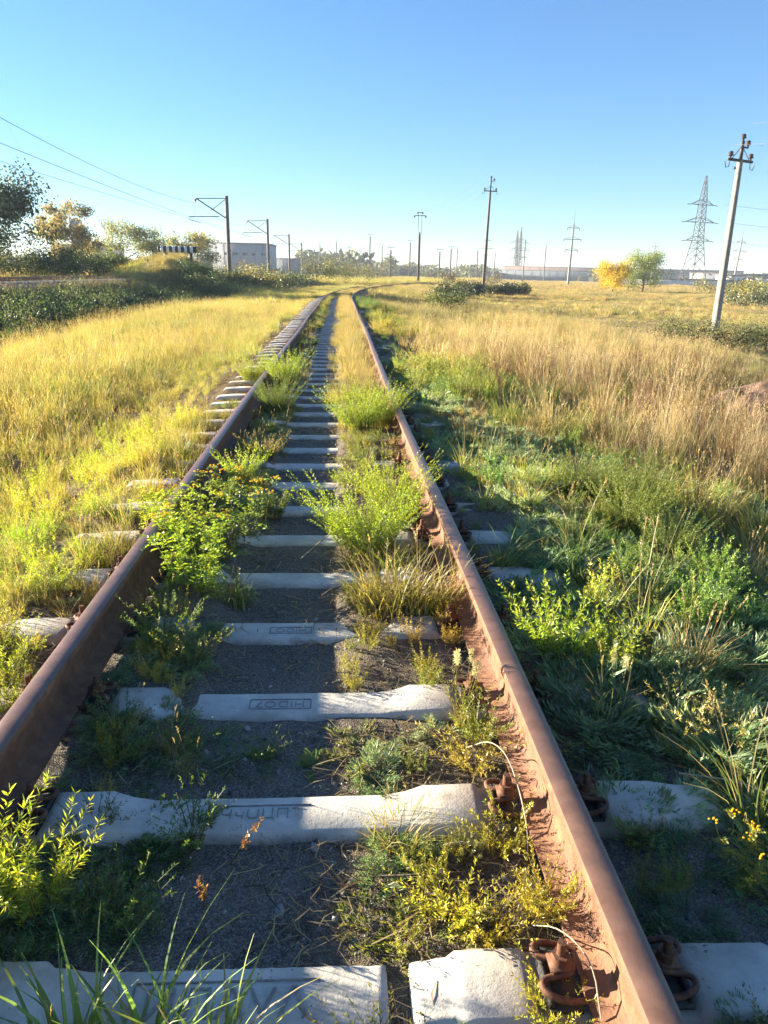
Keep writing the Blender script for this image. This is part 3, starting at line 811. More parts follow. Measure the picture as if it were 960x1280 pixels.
STRAW = (.50, .40, .22)
def feather_plant(seed, R=.10, h=(.2, .34), ns=26, nl=34, leaf=(.02, .035), lw=.0028, lean=(.15, .7), tipc=(1.25, 1.2, .8), stemcol=(.16, .13, .06)):
    """upright bushy weed: many stems set all round with narrow leaves (wormwood, kochia)"""
    r = np.random.default_rng(seed)
    fo, st = Geo(), Geo()
    V, F, C, P = blades(ns, R * .6, h, lean, (.0025, .004), 4, seed, 1.5)
    st.add(V, F, 0, np.concatenate([np.tile(np.array(stemcol), (len(V), 1)), np.full((len(V), 1), .8)], 1))
    for i in range(ns):
        t = r.uniform(.12, 1, nl) ** .8
        x = t * 4
        j = np.minimum(x.astype(int), 3); fr = (x - j)[:, None]
        Q = P[i][j] * (1 - fr) + P[i][j + 1] * fr
        T = P[i][j + 1] - P[i][j]; T /= np.linalg.norm(T, axis=1)[:, None] + 1e-9
        D = r.normal(size=(nl, 3)); D -= (D * T).sum(1)[:, None] * T
        D /= np.linalg.norm(D, axis=1)[:, None] + 1e-9
        D = D + T * r.uniform(.5, 1.3, nl)[:, None]
        ll = r.uniform(*leaf, nl) * (1.15 - .6 * t)
        sh = np.array([1, 1, 1]) + (np.array(tipc) - 1) * (t ** 2)[:, None]
        v, f, c = leaflets(Q, D, ll, np.full(nl, lw) * r.uniform(.7, 1.4, nl), seed * 100 + i)
        c[:, :3] *= np.repeat(sh, 4, axis=0)
        fo.add(v, f, 0, c)
    return fo, st

def pinnate_plant(seed, R=.04, ns=16, L=(.08, .16), lobes=7, lw=.004, rise=(.25, .9), col=None):
    """low wormwood / tansy: divided leaves from a short base"""
    r = np.random.default_rng(seed)
    fo = Geo()
    for i in range(ns):
        az = r.uniform(0, 2 * math.pi); e = r.uniform(*rise); l = r.uniform(*L)
        d = np.array([math.cos(az) * math.cos(e), math.sin(az) * math.cos(e), math.sin(e)])
        b = np.array([math.cos(az), math.sin(az), 0]) * R * r.uniform(0, 1)
        s = np.cross(d, [0, 0, 1]); s /= np.linalg.norm(s)
        T = np.linspace(.25, 1, lobes)
        Q = b + d * (T * l)[:, None]; Q[:, 2] -= .35 * l * T ** 2.5
        for sg in (-1, 1):
            D = s * sg * .9 + d * .75 + r.normal(0, .18, (lobes, 3))
            v, f, c = leaflets(Q, D, l * .36 * (1.15 - .55 * T), np.full(lobes, lw), seed * 50 + i * 2 + (sg > 0), .1, col)
            fo.add(v, f, 0, c)
            Q2 = Q + D / np.linalg.norm(D, axis=1)[:, None] * (l * .16 * (1.1 - .5 * T))[:, None]
            v, f, c = leaflets(Q2, D * .5 + d * .8 + r.normal(0, .2, D.shape), l * .2 * (1.1 - .5 * T), np.full(lobes, lw * .8), seed * 51 + i * 2 + (sg > 0), .1, col)
            fo.add(v, f, 0, c)
        v, f, c = leaflets(np.array([b + d * l * .1]), np.array([d]), l * .8, .003, seed + i, 0, col); fo.add(v, f, 0, c)
    return fo

def broad_plant(seed, ns=14, L=(.10, .2), w=.03, rise=(.3, 1.0), stem=0.0):
    """rosette or stalk with broad lance-shaped leaves"""
    r = np.random.default_rng(seed)
    fo = Geo()
    for i in range(ns):
        az = r.uniform(0, 2 * math.pi); e = r.uniform(*rise); l = r.uniform(*L); ww = w * r.uniform(.7, 1.3)
        z0 = r.uniform(0, stem)
        T = np.linspace(0, 1, 6)
        d = np.array([math.cos(az), math.sin(az)])
        rad_ = l * math.cos(e) * T; zz = z0 + l * math.sin(e) * T - .45 * l * T ** 2.4
        wd = ww * np.sin(np.clip(T * 1.05 + .05, 0, 1) * math.pi) ** .7 + .001
        sx = np.array([-d[1], d[0]])
        V = []
        for q in range(6):
            c0 = np.array([d[0] * rad_[q], d[1] * rad_[q], zz[q]])
            sv = np.array([sx[0], sx[1], .35]) * wd[q] / 2; sw = np.array([-sx[0], -sx[1], .35]) * wd[q] / 2
            V += [c0 + sv, c0, c0 + sw]
        F = [(q * 3 + j, q * 3 + j + 1, q * 3 + j + 4, q * 3 + j + 3) for q in range(5) for j in (0, 1)]
        b = r.uniform(.7, 1.25)
        fo.add(V, F, 0, (b * r.uniform(.85, 1.2), b, b * .9, 0))
    return fo

def grass(seed, n=45, R=.08, h=(.22, .5), lean=(.15, .75), w=(.003, .0055), k=4, stalks=4, sh=(.45, .7), bend=.25, headc=STRAW, dry=0.3):
    r = np.random.default_rng(seed)
    g = Geo()
    V, F, C, P = blades(n, R, h, lean, w, k, seed, 1.9, bend)
    nd = int(n * dry)
    C[:nd * (k + 1) * 2] = np.array([*STRAW, .8]) * np.array([1, 1, 1, 1])
    g.add(V, F, 0, C)
    if stalks:
        V, F, C, P = blades(stalks, R, sh, (.08, .35), (.0018, .0026), 4, seed + 500, 1.6)
        g.add(V, F, 0, np.tile(np.array([*headc, .7]), (len(V), 1)))
        for i in range(stalks):
            m = 16
            t = r.uniform(0, 1, m)[:, None]
            a = P[i, -1]; b = P[i, -2] * .55 + P[i, -1] * .45
            Q = b * (1 - t) + a * t
            D = (a - b) / np.linalg.norm(a - b) * 1.0 + r.normal(0, .35, (m, 3))
            v, f, c = leaflets(Q, D, r.uniform(.010, .022, m), r.uniform(.003, .005, m), seed * 7 + i)
            c[:, :3] *= np.array(headc) * 1.15; c[:, 3] = .8
            g.add(v, f, 0, c)
    return g

def twiggy(seed, n=9, h=(.3, .6), spread=.5, seeds=16, twigc=(.15, .08, .045), seedc=(.26, .13, .06)):
    r = np.random.default_rng(seed)
    g = Geo()
    def br(p, d, l, w, lev):
        T = np.linspace(0, 1, 4)
        Q = p + d * (T * l)[:, None] + np.array([0, 0, 1]) * (.15 * l * T ** 2)[:, None] + np.cumsum(r.normal(0, .02 * l, (4, 3)), 0)
        g.tube(Q, [w, w * .85, w * .7, w * .5], 3, 0, (*twigc, 1), False)
        if lev < 2:
            for q in range(3 if lev == 0 else 2):
                f = r.uniform(.35, .95); k = int(f * 3)
                D = d + r.normal(0, spread, 3); D[2] = abs(D[2]) + .25; D /= np.linalg.norm(D)
                br(Q[k] * (1 - (f * 3 - k)) + Q[k + 1] * (f * 3 - k) if k < 3 else Q[3], D, l * r.uniform(.4, .65), w * .6, lev + 1)
        else:
            m = seeds
            QQ = Q[0] + (Q[-1] - Q[0]) * r.uniform(.3, 1.05, m)[:, None]
            v, ff, c = leaflets(QQ, r.normal(size=(m, 3)) + d, r.uniform(.006, .016, m), r.uniform(.003, .007, m), int(r.integers(1e6)))
            c[:, :3] *= np.array(seedc); c[:, 3] = 1
            g.add(v, ff, 0, c)
    for i in range(n):
        D = np.array([r.normal(0, .35), r.normal(0, .35), 1]); D /= np.linalg.norm(D)
        br(np.array([r.normal(0, .03), r.normal(0, .03), 0]), D, r.uniform(*h), .0028, 0)
    return g

def litter(seed, n=34, R=.16):
    r = np.random.default_rng(seed)
    g = Geo()
    for i in range(n):
        a = r.uniform(0, 6.28); l = r.uniform(.02, .12); p = np.array([*(r.normal(0, R * .6, 2)), r.uniform(.003, .02)])
        d = np.array([math.cos(a), math.sin(a), r.normal(0, .12)]); s = np.array([-d[1], d[0], r.normal(0, .3)]) * r.uniform(.0008, .0022)
        m = p + d * l * .5 + np.array([r.normal(0, .008), r.normal(0, .008), .004])
        b = r.uniform(.35, 1.1)
        c = np.array(STRAW) * b if r.uniform() < .7 else np.array((.12, .075, .05)) * b
        g.add([p - s, p + s, m + s, m - s, p + d * l + s * .5, p + d * l - s * .5], [(0, 1, 2, 3), (3, 2, 4, 5)], 0, (*c, 1))
    return g

def pebble(seed, r_=1.0):
    bm = bmesh.new(); bmesh.ops.create_icosphere(bm, subdivisions=1, radius=r_)
    r = np.random.default_rng(seed)
    V = np.array([v.co[:] for v in bm.verts]) * r.uniform(.75, 1.2, (len(bm.verts), 1)) * np.array([1, .8, .55])
    F = [[v.index for v in f.verts] for f in bm.faces]; bm.free()
    return V, F

# ------------------------------------------------------------------ scattered ground cover (uncountable: stuff)
def scatter(name, protos, pts, scl, tint, mat, tilt=.12, label=None, flat=False):
    """pts (n,3); each point carries a prototype, a turn, a size and a tint of its own"""
    n = len(pts)
    pc_ = bpy.data.collections.new(name + '_shapes')
    for q, g in enumerate(protos):
        o = bpy.data.objects.new('%s_shape' % name, g.mesh(name + '_shape', mat)); pc_.objects.link(o)
    r = np.random.default_rng(abs(hash(name)) % 1000 if False else sum(map(ord, name)))
    me = bpy.data.meshes.new(name)
    me.vertices.add(n); me.vertices.foreach_set('co', np.asarray(pts, float).ravel())
    rot = np.stack([r.normal(0, tilt, n), r.normal(0, tilt, n), r.uniform(0, 6.283, n)], 1)
    if flat: rot[:, :2] = r.uniform(0, 6.28, (n, 2))
    a = me.attributes.new('turn', 'FLOAT_VECTOR', 'POINT'); a.data.foreach_set('vector', rot.ravel())
    a = me.attributes.new('size', 'FLOAT_VECTOR', 'POINT'); a.data.foreach_set('vector', np.asarray(scl, float).ravel())
    a = me.attributes.new('tint', 'FLOAT_COLOR', 'POINT'); a.data.foreach_set('color', np.concatenate([tint, np.ones((n, 1))], 1).ravel())
    a = me.attributes.new('pick', 'INT', 'POINT'); a.data.foreach_set('value', r.integers(0, len(protos), n).astype(np.int32))
    o = bpy.data.objects.new(name, me); COL.objects.link(o)
    tag(o, label, None, None, 'stuff')
    ng = bpy.data.node_groups.new(name, 'GeometryNodeTree')
    ng.interface.new_socket('Geometry', in_out='INPUT', socket_type='NodeSocketGeometry')
    ng.interface.new_socket('Geometry', in_out='OUTPUT', socket_type='NodeSocketGeometry')
    N, L = ng.nodes, ng.links
    gi, go = N.new('NodeGroupInput'), N.new('NodeGroupOutput')
    ci = N.new('GeometryNodeCollectionInfo'); ci.inputs[0].default_value = pc_; ci.inputs[1].default_value = True; ci.inputs[2].default_value = True
    ip = N.new('GeometryNodeInstanceOnPoints')
    def attr(nm, ty):
        x = N.new('GeometryNodeInputNamedAttribute'); x.data_type = ty; x.inputs[0].default_value = nm
        return [s_ for s_ in x.outputs if s_.enabled and s_.name == 'Attribute'][0]
    mtp = N.new('GeometryNodeMeshToPoints')
    L.new(gi.outputs[0], mtp.inputs[0]); L.new(mtp.outputs[0], ip.inputs['Points'])
    L.new(ci.outputs[0], ip.inputs['Instance'])
    ip.inputs['Pick Instance'].default_value = True
    L.new(attr('pick', 'INT'), ip.inputs['Instance Index'])
    er = N.new('FunctionNodeEulerToRotation'); L.new(attr('turn', 'FLOAT_VECTOR'), er.inputs[0]); L.new(er.outputs[0], ip.inputs['Rotation'])
    L.new(attr('size', 'FLOAT_VECTOR'), ip.inputs['Scale'])
    L.new(ip.outputs[0], go.inputs[0])
    md = o.modifiers.new('scatter', 'NODES'); md.node_group = ng
    return o

def field_points(dens, y0, y1, left=.62, right=.56, ml=4.5, mr=4.0, seed=0):
    """random ground points in the wedge in front of the camera (with margins), dens per square metre"""
    r = np.random.default_rng(seed)
    xa, xb = -(left * y1 + ml), right * y1 + mr + .07 * y1
    n = int(dens * (xb - xa) * (y1 - y0))
    x = r.uniform(xa, xb, n); y = r.uniform(y0, y1, n)
    k = (x > -(left * y + ml)) & (x < .63 * y + mr)
    return x[k], y[k]
def keep(x, y, p, seed=0):  # thin out by a chance per point
    k = np.random.default_rng(seed).uniform(0, 1, len(x)) < p
    return x[k], y[k]
def rail_gap(s):
    a = np.abs(np.abs(s) - .7975)
    return a > .10
def palette(n, cols, noise_v, jit=.15, seed=0):
    r = np.random.default_rng(seed)
    c = np.array(cols); m = len(c)
    q = np.clip(noise_v + r.normal(0, .09, n), 0, .9999) * m
    out = c[q.astype(int)]
    return out * r.uniform(1 - jit, 1 + jit, (n, 1)) * (1 + r.normal(0, .05, (n, 3)))
def stretch(v): return np.clip((v - .28) / .44, 0, 1)

GRN = [(.17, .24, .04), (.23, .29, .05), (.31, .34, .06)]
YEL = [(.25, .36, .07), (.39, .45, .10), (.52, .51, .14), (.44, .39, .10), (.32, .41, .08)]
TAN = [(.40, .31, .13), (.46, .36, .17), (.38, .26, .11), (.30, .19, .085), (.34, .29, .11)]
WORM = [(.18, .28, .14), (.26, .36, .19), (.36, .43, .26)]

g_fine = [grass(10 + q, 50, .07, (.12, .34), (.2, .9), (.0022, .004), 4, 3, (.3, .45)) for q in range(4)]
g_mid = [grass(20 + q, 80, .20, (.2, .5), (.2, .8), (.004, .007), 3, 7, (.45, .7), dry=.4) for q in range(4)]
g_far = [grass(30 + q, 90, .55, (.22, .5), (.2, .8), (.012, .022), 2, 10, (.4, .62), dry=.4) for q in range(3)]
straw_p = [grass(40 + q, 34, .10, (.3, .62), (.05, .45), (.0025, .004), 4, 26, (.6, .98), .1, (.58, .47, .30), .8) for q in range(4)]
weed_feather = [feather_plant(50 + q, .11, (.12, .26), 26, 44, (.018, .034), .0038)[0] for q in range(4)]
weed_pin = [pinnate_plant(60 + q, .06, 34, (.06, .14), 8, .0042) for q in range(4)]
weed_broad = [broad_plant(70 + q) for q in range(3)]
weed_twig = [twiggy(80 + q) for q in range(3)]

def put(x, y, dz=0.0): return np.stack([x, y, tz(x, y) + dz], 1)
def sc3(n, lo, hi, zs=(.85, 1.2), seed=0):
    r = np.random.default_rng(seed); s = r.uniform(lo, hi, n)
    return np.stack([s, s, s * r.uniform(*zs, n)], 1)

def zone(x, y):
    s = x - cxl(y) * sstep(-11, -4, x)
    return s
# --- left plateau: yellow grass, greener towards the track
xs, ys_, ss_ = [], [], []
for y0, y1, d in ((.8, 6, 75), (6, 14, 40)):
    x, y = field_points(d, y0, y1, seed=int(y0 * 10))
    s = zone(x, y)
    p = np.where(s < -1.05, sstep(-1.3, -1.75, s) * (.45 + .55 * sstep(.35, .5, fbm(x * 1.1, y * 1.1, 41))), 0) * (s > -8.5)
    x, y = keep(x, y, p, 3); xs.append(x); ys_.append(y)
x = np.concatenate(xs); y = np.concatenate(ys_); n = len(x)
nv = stretch(fbm(x * .5, y * .5, 51))
s = zone(x, y)
gt = np.clip(sstep(-3.0, -1.5, s) * .75 + (nv - .5) * .7 + .15 * sstep(5, 2, y), 0, 1)
tint = np.where((np.random.default_rng(5).uniform(0, 1, n) < gt)[:, None], palette(n, GRN, nv, seed=1) * np.array([1.25, 1.2, 1]), palette(n, YEL, nv, seed=2))
sz = sc3(n, .7, 1.25, seed=4) * (.40 + .72 * sstep(-1.6, -3.6, s))[:, None]
scatter('meadow_grass', g_fine, put(x, y), sz, tint, M['leaf_i'], .14)
x, y = field_points(22, .9, 9, seed=33)
s = zone(x, y); x, y = keep(x, y, (s < -1.25) * (s > -4) * sstep(-4.0, -1.6, s) * sstep(.45, .6, fbm(x * 1.3, y * 1.3, 47)), 5); n = len(x)
scatter('feathery_weeds', weed_feather, put(x, y), sc3(n, .45, .95, seed=2), palette(n, [(.24, .34, .05), (.34, .42, .06), (.42, .43, .08)], stretch(fbm(x, y, 5)), seed=3), M['leaf_i'], .14)
x, y = field_points(30, .9, 22, seed=34)
s = zone(x, y); x, y = keep(x, y, (s < -1.0) * (s > -2.4) * .8, 5); n = len(x)
scatter('straw_litter', [litter(95 + q) for q in range(3)], put(x, y), sc3(n, .7, 1.2, seed=2), np.ones((n, 3)), M['leaf_i'], .05)
# mid distance left, both flanks
def mid_left(y0, y1, d, protos, lo, hi, nm, k_):
    x, y = field_points(d, y0, y1, ml=6, seed=k_)
    s = zone(x, y)
    p = sstep(-1.35, -1.95, s) * (s > -9.3) * (.75 + .25 * sstep(.4, .55, fbm(x * .4, y * .4, 43)))
    x, y = keep(x, y, p, k_ + 1); n = len(x)
    nv = stretch(fbm(x * .25, y * .25, 52)); s = zone(x, y)
    tint = palette(n, YEL, nv, seed=k_)
    g_ = np.random.default_rng(k_).uniform(0, 1, n) < .18 + .3 * sstep(.6, .8, nv)
    tint[g_] = palette(g_.sum(), GRN, nv[g_], seed=k_ + 4) * 1.15
    scatter(nm, protos, put(x, y), sc3(n, lo, hi, seed=k_) * (.7 + .4 * sstep(-1.6, -3.5, s))[:, None], tint, M['leaf_i'], .1)
mid_left(14, 42, 16, g_mid, .55, .95, 'meadow_grass', 100)
mid_left(42, 130, 3.4, g_far, .55, .9, 'meadow_grass', 110)

# --- ditch and bank at the far left: weeds with shade put into dark tints, then pale grass on the bank
x, y = field_points(6.5, 12, 90, ml=4, seed=120)
s = zone(x, y); k_ = (s < -8.6) & (s > -13.3); x, y, s = x[k_], y[k_], s[k_]; n = len(x)
tint = palette(n, [(.05, .09, .045), (.07, .12, .05), (.11, .15, .06), (.17, .15, .08)], stretch(fbm(x * .3, y * .3, 53)), seed=6)
scatter('ditch_weeds', g_mid + [feather_plant(130 + q, .3, (.4, .8), 30, 26, (.05, .09), .012)[0] for q in range(2)], put(x, y), sc3(n, .8, 1.4, seed=7), tint, M['leaf_i'], .1)
x, y = field_points(2.4, 20, 150, ml=8, seed=121)
s = zone(x, y); k_ = ((s < -13.2) & (s > -15.1) & (np.random.default_rng(1).uniform(0, 1, len(s)) < .75)) | (s < -18.8); x, y, s = x[k_], y[k_], s[k_]; n = len(x)
nv = stretch(fbm(x * .12, y * .12, 54))
tint = palette(n, [(.12, .16, .06), (.2, .2, .07), (.34, .29, .1), (.3, .22, .1)], nv, seed=8)
scatter('bank_grass', g_far, put(x, y), sc3(n, .8, 1.7, seed=9) * np.where(s > -15.2, .55, 1)[:, None], tint, M['leaf_i'], .1)
x, y = field_points(7, 14, 80, ml=8, seed=122)
s = zone(x, y); k_ = (s < -13.0) & (s > -15.1); x, y, s = x[k_], y[k_], s[k_]; n = len(x)
scatter('bank_grass', g_mid, put(x, y), sc3(n, .6, 1.25, seed=9), palette(n, [(.14, .18, .06), (.24, .25, .08), (.38, .34, .12), (.2, .22, .08)], stretch(fbm(x * .4, y * .4, 54)), seed=8), M['leaf_i'], .1)
# mound: sunlit and shaded sides put into the grass tints, yellow against dark green
r_ = np.random.default_rng(15)
x = r_.uniform(-24, -5, 5200); y = r_.uniform(45, 98, 5200)
base_ = np.interp(zone(x, y), SK, ZK)
k_ = tz(x, y) - base_ > .35; x, y = x[k_], y[k_]; n = len(x)
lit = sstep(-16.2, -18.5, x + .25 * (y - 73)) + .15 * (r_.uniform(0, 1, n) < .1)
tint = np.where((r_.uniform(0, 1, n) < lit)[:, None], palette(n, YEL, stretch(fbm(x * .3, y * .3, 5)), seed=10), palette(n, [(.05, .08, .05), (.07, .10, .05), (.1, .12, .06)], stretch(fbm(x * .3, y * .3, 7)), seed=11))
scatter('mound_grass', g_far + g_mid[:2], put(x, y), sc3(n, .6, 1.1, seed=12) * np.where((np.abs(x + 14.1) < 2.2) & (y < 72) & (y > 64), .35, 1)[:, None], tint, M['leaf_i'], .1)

# --- right bank and field
def right_field(y0, y1, d, protos, lo, hi, nm, k_, sfun, cols, jit=.28, tilt=.12):
    x, y = field_points(d, y0, y1, seed=k_)
    s = zone(x, y)
    x, y = keep(x, y, np.where(s > 0.9, sfun(x, y, s), 0) * (1 - .93 * np.exp(-(((x - 6.4) / 1.5) ** 2 + ((y - 10.7) / 2.1) ** 2) ** 2)), k_ + 1); n = len(x)
    nv = stretch(fbm(x * (.8 if y1 < 15 else .2), y * (.8 if y1 < 15 else .16), k_ % 13))
    scatter(nm, protos, put(x, y, -.01), sc3(n, lo, hi, seed=k_) * (1 - .35 * sstep(7, 14, x) * (y > 13))[:, None] * (.62 + .8 * stretch(fbm(x * (.9 if y1 < 15 else .3), y * (.9 if y1 < 15 else .22), 91)))[:, None], palette(n, cols, nv, jit, k_), M['leaf_i'], tilt)
spot = lambda x, y: np.clip(sum(np.exp(-((x - a) ** 2 + ((y - b) * .7) ** 2) / c ** 2) for a, b, c in ((4.4, 15.3, 1.5), (6.9, 16.8, 1.3), (5.0, 9.0, .9), (3.4, 7.6, .6), (10.5, 21, 1.8), (3.6, 20, 1.3), (8.2, 25, 2.0))), 0, 1)
nz = lambda x, y, f, k: stretch(fbm(x * f, y * f, k))
right_field(1.0, 14, 92, weed_pin, .7, 1.4, 'wormwood_cover', 200, lambda x, y, s: sstep(.93, 1.05, s) * (.16 + .4 * sstep(2.0, 1.6, y) + .14 * sstep(4, 7, y) + .7 * sstep(1.25, 1.55, s)) * sstep(4.4, 2.6, s + (nz(x, y, .7, 3) - .5) * 2) * (.5 + .5 * nz(x, y, 1.5, 8)), WORM)
right_field(1.0, 13, 34, weed_feather, .4, .85, 'feathery_weeds', 210, lambda x, y, s: (.12 * sstep(2.2, 3.5, y) * sstep(.93, 1.0, s) + .88 * sstep(1.25, 1.6, s)) * sstep(5.0, 3.0, s + (nz(x, y, .6, 4) - .5) * 2) * sstep(.25, .6, nz(x, y, 1.1, 9)), [(.22, .34, .10), (.30, .41, .12), (.42, .46, .11)])
right_field(1.0, 9, 5, weed_broad, .6, 1.1, 'leafy_weeds', 220, lambda x, y, s: sstep(1.0, 1.5, s) * sstep(3.6, 2.6, s), [(.08, .14, .07), (.11, .17, .07)])
right_field(1.0, 14, 44, g_fine, .5, .9, 'field_grass', 230, lambda x, y, s: .16 * sstep(1.0, 1.3, s) + .84 * sstep(2.2, 3.6, s + (nz(x, y, .5, 5) - .5) * 1.6), [(.18, .23, .05), (.36, .36, .08), (.52, .42, .16), (.48, .32, .14), (.34, .22, .11), (.30, .31, .08)])
right_field(5, 16, 8, straw_p, .5, .8, 'tall_straw', 240, lambda x, y, s: spot(x, y) + .06 * sstep(2.6, 4.0, s), [(.68, .60, .38), (.62, .50, .30), (.52, .36, .2)])
right_field(2.0, 16, 3.5, weed_twig, .5, .9, 'dead_weeds', 250, lambda x, y, s: sstep(2.0, 3.2, s) * nz(x, y, .6, 7), [(.3, .2, .1)])
right_field(6, 30, 2.6, straw_p, .45, .75, 'tall_straw', 260, lambda x, y, s: 1.1 * spot(x, y) + .05 * sstep(3.0, 5.0, s), [(.68, .60, .38), (.64, .53, .32), (.54, .40, .22)])
right_field(13, 45, 13, g_mid, .4, .78, 'field_grass', 270, lambda x, y, s: sstep(1.6, 3.0, s) * (.55 + .45 * nz(x, y, .3, 2)), [(.12, .16, .05), (.24, .28, .07), (.44, .42, .12), (.54, .46, .19), (.44, .33, .14), (.38, .29, .13), (.42, .42, .11), (.20, .24, .07), (.14, .18, .06)])
right_field(9, 45, 13, weed_feather, .6, 1.3, 'feathery_weeds', 280, lambda x, y, s: sstep(.95, 1.2, s) * sstep(3.2, 1.7, s + (nz(x, y, .4, 4) - .5) * 2) * sstep(.3, .65, nz(x, y, .5, 12)), [(.09, .15, .06), (.15, .22, .08), (.25, .29, .08), (.33, .30, .09)])
right_field(45, 140, 2.8, g_far, .6, 1.1, 'field_grass', 290, lambda x, y, s: sstep(1.6, 3.0, s) * (.5 + .5 * nz(x, y, .12, 2)), [(.12, .15, .055), (.26, .28, .08), (.44, .41, .13), (.50, .41, .17), (.36, .20, .10), (.42, .38, .12), (.22, .25, .08), (.13, .16, .06)])
right_field(140, 380, .35, g_far, 1.1, 2.2, 'field_grass', 300, lambda x, y, s: .4 + .6 * nz(x, y, .05, 2), [(.17, .17, .07), (.34, .29, .11), (.42, .33, .15), (.38, .28, .12), (.28, .2, .09)])
x, y = field_points(.35, 130, 380, seed=310); s = zone(x, y); k_ = (s < .9); x, y = x[k_], y[k_]; n = len(x)
scatter('meadow_grass', g_far, put(x, y), sc3(n, 1.1, 2.0, seed=3), palette(n, YEL + GRN, stretch(fbm(x * .05, y * .05, 3)), seed=3), M['leaf_i'])

# --- track bed
def bed(y0, y1, d, protos, lo, hi, nm, k_, pf, cols, tilt=.15, jit=.2):
    r = np.random.default_rng(k_)
    n = int(d * 3.4 * (y1 - y0)); s = r.uniform(-1.7, 1.7, n); y = r.uniform(y0, y1, n); x = s + cxl(y)
    fr = ((y - Y0 + DY / 2) % DY) - DY / 2           # distance from the nearest sleeper
    on = (np.abs(fr) < .10) & (tz(x, y) < .012)
    p = pf(s, y, x) * rail_gap(s) * np.where(on, .10, 1)
    k2 = r.uniform(0, 1, n) < p; x, y, s = x[k2], y[k2], s[k2]; n = len(x)
    if n == 0: return
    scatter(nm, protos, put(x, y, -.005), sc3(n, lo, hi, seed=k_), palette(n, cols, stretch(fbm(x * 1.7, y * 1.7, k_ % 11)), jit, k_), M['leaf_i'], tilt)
inn = lambda s: (np.abs(s) < .70)
lit_side = lambda s: sstep(.12, .28, s) * (s < .72)
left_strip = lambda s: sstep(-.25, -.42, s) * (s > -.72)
bed(.9, 9, 170, weed_pin, .35, .75, 'wormwood_cover', 401, lambda s, y, x: left_strip(s) * sstep(.3, .5, fbm(x * 2.1, y * 2.1, 61)) * 1.0 + .25 * lit_side(s) * sstep(.45, .6, fbm(x * 2, y * 2, 62)) + (np.abs(s) > .92) * .22 * sstep(.42, .6, fbm(x * 2, y * 2, 66)), WORM)
bed(.9, 9, 110, weed_feather, .25, .55, 'feathery_weeds', 402, lambda s, y, x: lit_side(s) * sstep(.45, .62, fbm(x * 2.5, y * 2.5, 63)) * .55 + left_strip(s) * .3 + (np.abs(s) > .95) * .16, [(.17, .2, .05), (.28, .27, .06), (.4, .33, .07)])
bed(.9, 9, 90, g_fine, .25, .55, 'track_grass', 403, lambda s, y, x: lit_side(s) * sstep(.4, .6, fbm(x * 1.8, y * 1.8, 64)) * .6 + left_strip(s) * .28 + (s < -.95) * .75 * sstep(.38, .55, fbm(x * 1.8, y * 1.8, 65)), [(.16, .2, .05), (.3, .28, .07), (.42, .34, .1)])
bed(.9, 12, 130, [litter(90 + q) for q in range(4)], .6, 1.1, 'straw_litter', 404, lambda s, y, x: sstep(.08, .25, s) * (s < .74) * .9 + (s < -.9) * .8 + .3 * inn(s), [(1, 1, 1)], .05)
bed(9, 48, 45, g_mid, .35, .62, 'track_grass', 405, lambda s, y, x: sstep(.02, .2, s) * (s < .68) * (.5 + .5 * sstep(.4, .55, fbm(x * 1.2, y * .5, 67))) * .9 + .12 * left_strip(s), [(.26, .27, .07), (.38, .33, .09), (.42, .35, .11)], .1)
bed(3, 8, 60, g_fine, .45, .8, 'track_grass', 408, lambda s, y, x: (s < -.95) * .8 * sstep(.42, .56, fbm(x * 1.1, y * .8, 69)), [(.26, .33, .06), (.4, .4, .08), (.46, .42, .11)])
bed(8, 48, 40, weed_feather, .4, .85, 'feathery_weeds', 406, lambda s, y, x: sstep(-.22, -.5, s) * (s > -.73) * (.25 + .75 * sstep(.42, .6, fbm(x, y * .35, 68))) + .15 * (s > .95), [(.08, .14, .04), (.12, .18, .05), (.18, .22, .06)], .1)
bed(48, 150, 14, g_far, .35, .6, 'track_grass', 407, lambda s, y, x: np.where(np.abs(s) < 1.6, np.where((s > -.35) & (s < .05) & (y < 75), .05, .8), 0) * (np.abs(s) < .69), [(.2, .22, .06), (.34, .3, .08)], .1)

# gravel: loose small stones between the sleepers
r_ = np.random.default_rng(77)
n = 26000
y = .8 + 8.5 * r_.uniform(0, 1, n) ** 1.7; s = r_.uniform(-1.6, 1.6, n); x = s
fr = ((y - Y0 + DY / 2) % DY) - DY / 2
k_ = rail_gap(s) & (np.abs(fr) > .11) & (r_.uniform(0, 1, n) < np.where(np.abs(s) < .35, 1, .55)); x, y = x[k_], y[k_]; n = len(x)
pg = []
for q in range(3):
    g = Geo(); V, F = pebble(q); g.add(V, F); pg.append(g)
sz = .0022 + .009 * r_.uniform(0, 1, n) ** 4 + .013 * (r_.uniform(0, 1, n) < .012)
scatter('gravel', pg, put(x, y, .0), np.stack([sz] * 3, 1), np.clip(r_.normal(.19, .08, (n, 1)), .05, .5) * np.array([1.03, 1, .95]), leaf_mat('gravel_stone', 'inst', 0.0, .02), .3, flat=True)

# ------------------------------------------------------------------ single plants
def plant(name, geos, x, y, label, cat='plant', group=None, tint=(.2, .25, .06), scale=1.0, rz=None, dz=-.01, tilt=(0, 0)):
    t = empty(name, (x, y, float(tz(x, y)) + dz), label, cat, group, rz=random.uniform(0, 6.28) if rz is None else rz)
    t.rotation_euler[0], t.rotation_euler[1] = tilt
    t.scale = (scale,) * 3 if np.isscalar(scale) else scale
    for nm, me in geos:
        o = inst(nm, me, t); o.color = (*tint, 1)
    return t
def feather_parts(seed, **k):
    fo, st = feather_plant(seed, **k)
    return [('foliage', fo.mesh('foliage', M['leaf_o'])), ('stem', st.mesh('stem', M['leaf_o']))]
def one(nm, g): return [(nm, g.mesh(nm, M['leaf_o']))]

